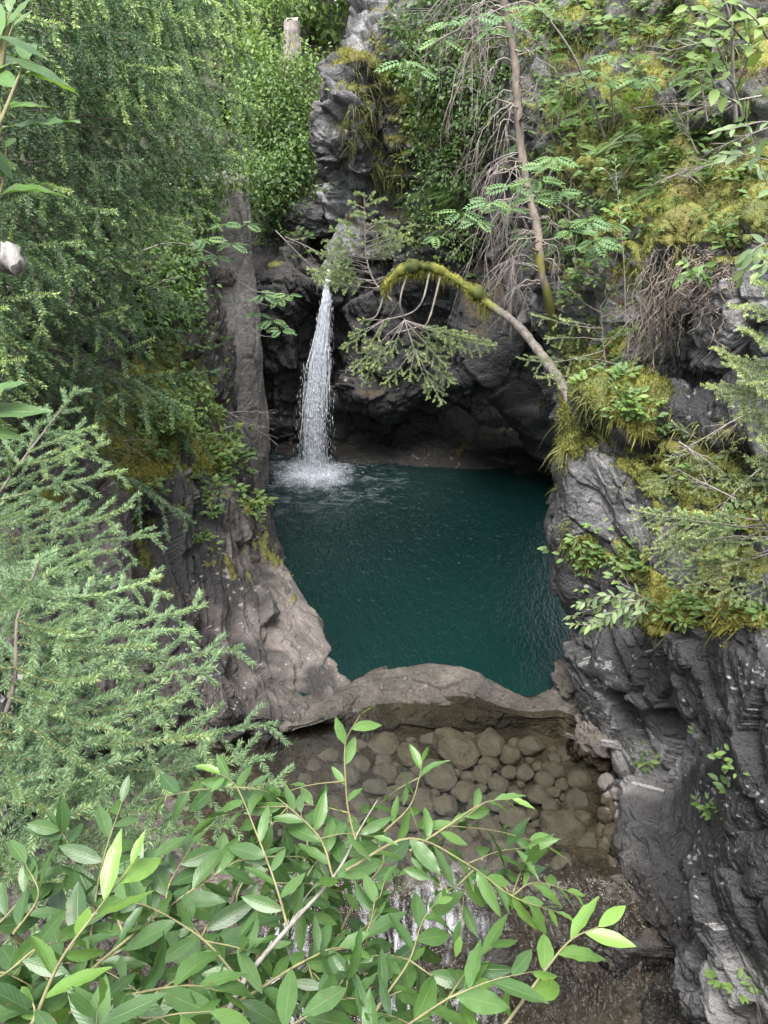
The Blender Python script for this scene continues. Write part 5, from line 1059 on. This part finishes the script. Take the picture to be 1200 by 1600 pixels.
def stone_mat(name, a, b, c):
    n = N(name); f = n.noise(9, 5, .65, n.n('TexCoord').outputs['Object']); oi = n.n('ObjectInfo').outputs['Random']
    col = n.mix(n.mapr(n.math('ADD', n.attr('tone'), n.math('SUBTRACT', f, .5)), .2, .8), a, b); col = n.mix(n.math('MULTIPLY', oi, .75), col, c)
    return n.done(n.pbr(Base_Color=col, Roughness=.55, Normal=n.bump(f, .06, .6)))
M['stone'] = stone_mat('river_stone', (.045, .042, .036), (.115, .105, .088), (.09, .087, .082))
M['drystone'] = stone_mat('pebbly_rock', (.07, .06, .054), (.16, .14, .126), (.12, .11, .104))
SM = [stone_mesh(100 + k, 4, f, .14, a) for k, (f, a) in enumerate([(.55, .4), (.65, .6), (.5, .5), (.7, .35), (.6, .7), (.45, .5), (.62, .45), (.58, .6)])]
for m in SM: m.materials.append(M['stone'])
def put_stone(x, y, z, r, k, rz, label, group=None, zs=1.0):
    o = bpy.data.objects.new('river_stone', SM[k]); COL.objects.link(o); o.location = (x, y, z); o.scale = (r, r, r * zs); o.rotation_euler = (rng.normal(0, .12), rng.normal(0, .12), rz)
    return tag(o, label, 'stone', group)
def stones():
    G = 'stones under the clear water of the outlet'
    placed = []
    big = [(712, 1160, .36, 0, 'largest round boulder lying under the clear shallow water'), (768, 1150, .25, 1, 'broad flat stone close behind the largest boulder, under the water'), (690, 1200, .24, 5, 'flat stone half covered by the largest boulder on its stream side'), (600, 1148, .24, 2, 'reddish flat stone beneath the left end of the rock lip'), (797, 1165, .16, 3, 'upright rounded stone right of the largest boulder'), (822, 1192, .15, 4, 'oval stone standing on edge in mid stream'), (868, 1188, .16, 6, 'rounded stone by the cliff foot under the water'), (878, 1283, .30, 1, 'pale broad slab stone lower in the stream by the cliff'), (842, 1225, .16, 2, 'smooth flat stone above the pale slab stone'), (725, 1222, .17, 7, 'rounded stone just below the largest boulder'), (780, 1210, .14, 6, 'middle sized stone between boulder and cliff'), (885, 1340, .17, 3, 'dark stone where the stream begins to slide'), (935, 1385, .22, 4, 'soaked brown boulder at the cliff foot beside the slide'), (850, 1130, .12, 0, 'small stone close to the outlet lip'), (640, 1165, .2, 5, 'long stone left of the largest boulder'), (560, 1155, .17, 3, 'stone near the left wall foot under the lip'), (540, 1200, .2, 6, 'grey stone behind the upright willow shoot'), (905, 1235, .17, 7, 'stone tucked against the cliff foot')]
    for x, y, r, k, lab in big:
        p = PZ(x, y, -.20); placed.append((p[0], p[1], r)); put_stone(p[0], p[1], -.42 + r * .30, r, k, rng.uniform(0, 6.28), lab, zs=min(1, .36 / r) if r > .2 else 1)
    sizes = sorted(.035 + .15 * rng.random(4200) ** 1.8, reverse=True); n = 0
    adj = ['', 'small ', 'tiny ']
    for r in sizes:
        px = rng.uniform(330, 940); py = rng.uniform(1112, 1385); p = PZ(px, py, -.25)
        if p[0] > 2.42 or any((p[0] - a) ** 2 + (p[1] - b) ** 2 < (.70 * (r + c)) ** 2 for a, b, c in placed): continue
        placed.append((p[0], p[1], r)); n += 1
        side = 'near the left wall' if px < 540 else ('close to the dark cliff' if px > 800 else 'in the middle of the stream')
        size = 'fist sized ' if r < .07 else ('small ' if r < .105 else 'rounded ')
        row = 'below the lip' if py < 1190 else ('at the slide' if py > 1300 else 'half way down')
        put_stone(p[0], p[1], -.43 + r * .36, r, int(rng.integers(8)), rng.uniform(0, 6.28), f'{size}brown stone underwater {side}, {row}', G)
        if n > 275: break
    # pebbly knobs on the cliff foot
    kk = 0
    for (x, y, Y, r) in [(948, 1225, 6.45, .13), (950, 1250, 6.3, .12), (962, 1240, 6.3, .1), (945, 1275, 6.1, .12), (955, 1300, 5.9, .13), (970, 1280, 6, .11), (948, 1325, 5.75, .14), (965, 1335, 5.65, .12), (975, 1310, 5.8, .1), (940, 1300, 6.0, .1), (960, 1265, 6.15, .09), (955, 1350, 5.55, .12)]:
        p = P(x, y, Y); kk += 1; o = bpy.data.objects.new('rock_knob', SMD[kk % 4]); COL.objects.link(o); o.location = p; o.scale = (r * .8, r * .8, r * 1.1); o.rotation_euler = tuple(rng.uniform(-.6, .6, 2)) + (rng.uniform(0, 6),)
        tag(o, 'pale rounded rock knob in the pebbly band at the dark cliff foot', 'rock', 'pale knobs along the dark cliff foot')
SMD = [stone_mesh(300 + k, 4, .9, .22, .4) for k in range(4)]
for m in SMD: m.materials.append(M['drystone'])
stones()
def boulder(label, ctr, size, seed, mat, rz=0, tilt=(0, 0), sub=6, strata=.0, name='boulder'):
    import bmesh
    bm = bmesh.new(); bmesh.ops.create_icosphere(bm, subdivisions=sub, radius=1); V = np.array([v.co[:] for v in bm.verts]); F = np.array([[v.index for v in f.verts] for f in bm.faces]); bm.free()
    n = unit(V); q = V * np.asarray(size); d = .16 * fbm(q * 1.2 + seed, 4, seed)
    for s, a in ((.4, .45), (.17, .45), (.08, .40)):
        f, e = facet(q @ rot(.2, .3, .5) * np.array([.6, 1, 1.4]), s, seed + int(100 * s)); d += a * f - .05 * s * (1 - e)
    q = q + n * d[:, None] * .8
    at = {'moss': np.zeros(len(q)), 'tone': .5 + .7 * fbm(q * 1.2, 3, seed) + .5 * fbm(q * 6, 3, seed + 1), 'stain': .5 + .8 * fbm(q * [2.5, 2.5, .8], 3, seed + 2), 'lichen': .4 * sstep(.0, .4, fbm(q * 5, 3, seed + 3))}
    o = obj(name, mesh_np(name, q, F, at), mat, None, ctr); o.rotation_euler = (tilt[0], tilt[1], rz); return tag(o, label, 'rock')
boulder('knobbly pale rock at the outlet against the dark cliff', P(905, 1075, 8.0) + [0, 0, -.1], (.34, .35, .42), 5, M['bed'])
boulder('rounded dark rock bulging from the cliff foot into the stream', P(930, 1170, 7.15), (.30, .34, .45), 8, M['bed'])
boulder('soaked brown rock in the slide below the stones', P(1000, 1450, 4.9) + [0, 0, -.15], (.30, .35, .25), 15, M['bed'])
boulder('pale block at the cliff foot in the lower right corner', P(1120, 1530, 4.05) + [0, 0, -.1], (.32, .4, .3), 18, M['rock_right'])
boulder('white rock edge dropping to the pool under the mossy ledge', P(915, 915, 8.05), (.13, .16, .30), 22, M['palerock'])
boulder('grey split block in the cleft above the waterfall', P(475, 345, 17.6), (.55, .5, .4), 25, M['rock_nose'])

# ------------------------------------------------------------------ waterfall
def waterfall():
    path = [(513, 424, 15.75), (513, 430, 15.65), (513, 440, 15.55), (510, 470, 15.42), (506, 515, 15.32), (499, 560, 15.22), (494, 610, 15.12), (491, 660, 15.02), (490, 728, 14.95)]
    hw = [2.2, 2.6, 4, 7, 10, 16, 20, 22, 25]
    c = np.array([P(*q) for q in path]); c = catmull(c, 80); c[-1, 2] = 0.0; hwm = np.interp(np.linspace(0, 8, 80), range(9), hw) * 15.4 / FPX / .92
    e = empty('waterfall', c[-1], 'thin white waterfall dropping into the pool, breaking into spray', 'waterfall')
    R = Geo()
    def lane(k0, k1, off, w, wob):
        j = np.arange(k0, k1); q = c[j].copy(); ph = rng.uniform(0, 6.28)
        q[:, 0] += off * hwm[j] + wob * np.sin(j * .5 + ph); q[:, 1] += rng.normal(0, .05)
        return q
    for k in range(240):
        a = int(58 * rng.random() ** 1.5); L = int(rng.uniform(6, 26)); b = min(79, a + L)
        if rng.random() < .3: a = 0; b = int(rng.uniform(20, 45))
        off = np.clip(rng.normal(0, .42 + .15 * a / 80), -1, 1); q = lane(a, b, off, 0, .012)
        t = np.linspace(0, 1, len(q)); tube(R, q, rng.uniform(.003, .009) * np.sin(np.pi * np.clip(t * .9 + .1, 0, 1)) + .0012, 4, .6, k)
    D = Geo(); n = 5200
    u = rng.beta(2.2, 1.3, n) * 79; j = np.minimum(u.astype(int), 78); q = c[j] + (c[j + 1] - c[j]) * (u - j)[:, None]
    w = hwm[j]; q[:, 0] += np.clip(rng.normal(0, .48, n), -1.35, 1.35) * w; q[:, 1] += rng.normal(0, .5, n) * w
    ln = rng.uniform(.02, .11, n) * (1.1 - .3 * u / 79); rd = rng.uniform(.0018, .0045, n)
    oct = np.array([[0, 0, 1], [0, 0, -1.], [1, 0, .2], [-1, 0, .2], [0, 1, .2], [0, -1, .2]]); of = np.array([[0, 2, 4], [0, 4, 3], [0, 3, 5], [0, 5, 2], [1, 4, 2], [1, 3, 4], [1, 5, 3], [1, 2, 5]])
    V = q[:, None] + oct[None] * np.stack([rd, rd, ln], 1)[:, None]
    D.add(V.reshape(-1, 3), (of[None] + 6 * np.arange(n)[:, None, None]).reshape(-1, 3))
    # splash at the foot
    n = 900; a = rng.uniform(0, 6.28, n); rr = np.abs(rng.normal(0, .42, n)); q = c[-1] + np.stack([np.cos(a) * rr * 1.1, np.sin(a) * rr * .8 - .1, np.abs(rng.normal(0, .13, n)) * np.exp(-rr) + .005], 1)
    rd = rng.uniform(.003, .009, n); V = q[:, None] + oct[None] * np.stack([rd, rd, rd * 1.3], 1)[:, None]
    S = Geo(); S.add(V.reshape(-1, 3), (of[None] + 6 * np.arange(n)[:, None, None]).reshape(-1, 3))
    nn = N('white_water'); pb = nn.pbr(Base_Color=(.80, .84, .90), Roughness=.25, Specular_IOR_Level=.6); tr = nn.n('BsdfTransparent'); tl = nn.n('BsdfTranslucent', ins={'Color': (.85, .88, .92)})
    m1 = nn.n('MixShader', ins={0: .35, 1: pb.outputs[0], 2: tl.outputs[0]})
    M['white'] = nn.done(nn.n('MixShader', ins={0: .05, 1: m1.outputs[0], 2: tr.outputs[0]}))
    VL = Geo()
    for k, (o, wd) in enumerate(((0., .80), (-.25, .6), (.28, .55))):
        u = np.linspace(-1, 1, 15); q = c[:, None] + np.stack([(o + u[None] * wd) * hwm[:, None], (-.16 + .22 * u[None] ** 2 + .1 * k) * hwm[:, None] * 1.4, np.zeros((80, 15))], -1)
        q[..., 0] += .012 * np.sin(np.arange(80) * .31 + k)[:, None]
        VL.add(q.reshape(-1, 3), grid_faces(80, 15), edge=np.tile(1 - np.abs(u) ** 2.5, 80), fall=np.repeat(np.linspace(0, 1, 80), 15))
    nv = N('water_veil'); s1 = nv.noise(1, 4, .65, nv.mapv((34, 20, 1.3)), .3); s2 = nv.noise(1, 3, .6, nv.mapv((90, 60, 7)))
    al = nv.math('MULTIPLY', nv.mapr(nv.math('ADD', nv.math('MULTIPLY', s1, .65), nv.math('MULTIPLY', s2, .35)), .40, .66), nv.math('MULTIPLY', nv.attr('edge'), nv.mapr(nv.attr('fall'), .25, 1, .95, .42)))
    wb = nv.n('MixShader', ins={0: .4, 1: nv.pbr(Base_Color=(.80, .84, .90), Roughness=.3).outputs[0], 2: nv.n('BsdfTranslucent', ins={'Color': (.82, .86, .92)}).outputs[0]})
    M['veil'] = nv.done(nv.n('MixShader', ins={0: al, 1: nv.n('BsdfTransparent').outputs[0], 2: wb.outputs[0]}))
    obj('veil', VL.mesh('veil', True, c[-1]), M['veil'], e)
    for nm, g in (('streams', R), ('spray', D), ('splash', S)): obj(nm, g.mesh(nm, True, c[-1]), M['white'], e)
waterfall()
# ------------------------------------------------------------------ misty air
def haze():
    hx = np.array([[x, y, z] for x in (-60, 60) for y in (-30, 75) for z in (-12, 40)], float)
    F = np.array([[0, 1, 3, 2], [4, 6, 7, 5], [0, 4, 5, 1], [2, 3, 7, 6], [0, 2, 6, 4], [1, 5, 7, 3]])
    m = bpy.data.materials.new('misty_air'); m.use_nodes = True; t = m.node_tree; t.nodes.clear()
    o = t.nodes.new('ShaderNodeOutputMaterial'); v = t.nodes.new('ShaderNodeVolumePrincipled')
    v.inputs['Color'].default_value = (.93, .96, 1, 1); v.inputs['Density'].default_value = HAZE; v.inputs['Anisotropy'].default_value = .2
    t.links.new(v.outputs[0], o.inputs['Volume'])
    tag(obj('haze', mesh_np('haze', hx, F, None, False), m), 'faint mist in the gorge', 'haze', kind='stuff')
HAZE = 0
if HAZE: haze()
# ------------------------------------------------------------------ light
w = bpy.data.worlds.new('World'); SC.world = w; w.use_nodes = True
nt = w.node_tree; bg = nt.nodes['Background']
sky = nt.nodes.new('ShaderNodeTexSky'); sky.sky_type = 'NISHITA'; sky.sun_disc = False
SUN_EL, SUN_AZ = math.radians(72), math.radians(205)
sky.sun_elevation = SUN_EL; sky.sun_rotation = SUN_AZ; sky.air_density = 1.0; sky.dust_density = 4.0; sky.ozone_density = 1.0
hs = nt.nodes.new('ShaderNodeHueSaturation'); hs.inputs['Saturation'].default_value = .35
nt.links.new(sky.outputs[0], hs.inputs['Color']); nt.links.new(hs.outputs[0], bg.inputs[0]); bg.inputs[1].default_value = .15
sl = bpy.data.lights.new('sun', 'SUN'); sl.energy = 2.0; sl.angle = math.radians(40); sl.color = (1, .97, .92)
so = bpy.data.objects.new('sun', sl); COL.objects.link(so); so.location = (0, -10, 40)
d = Vector((math.sin(SUN_AZ) * math.cos(SUN_EL), math.cos(SUN_AZ) * math.cos(SUN_EL), math.sin(SUN_EL)))
so.rotation_euler = d.to_track_quat('Z', 'Y').to_euler()
SC.view_settings.view_transform = 'Standard'; SC.view_settings.look = 'None'; SC.view_settings.gamma = 1
SC.view_settings.exposure = 2.1
SC.cycles.max_bounces = 5; SC.cycles.transparent_max_bounces = 12; SC.cycles.caustics_reflective = False; SC.cycles.caustics_refractive = False
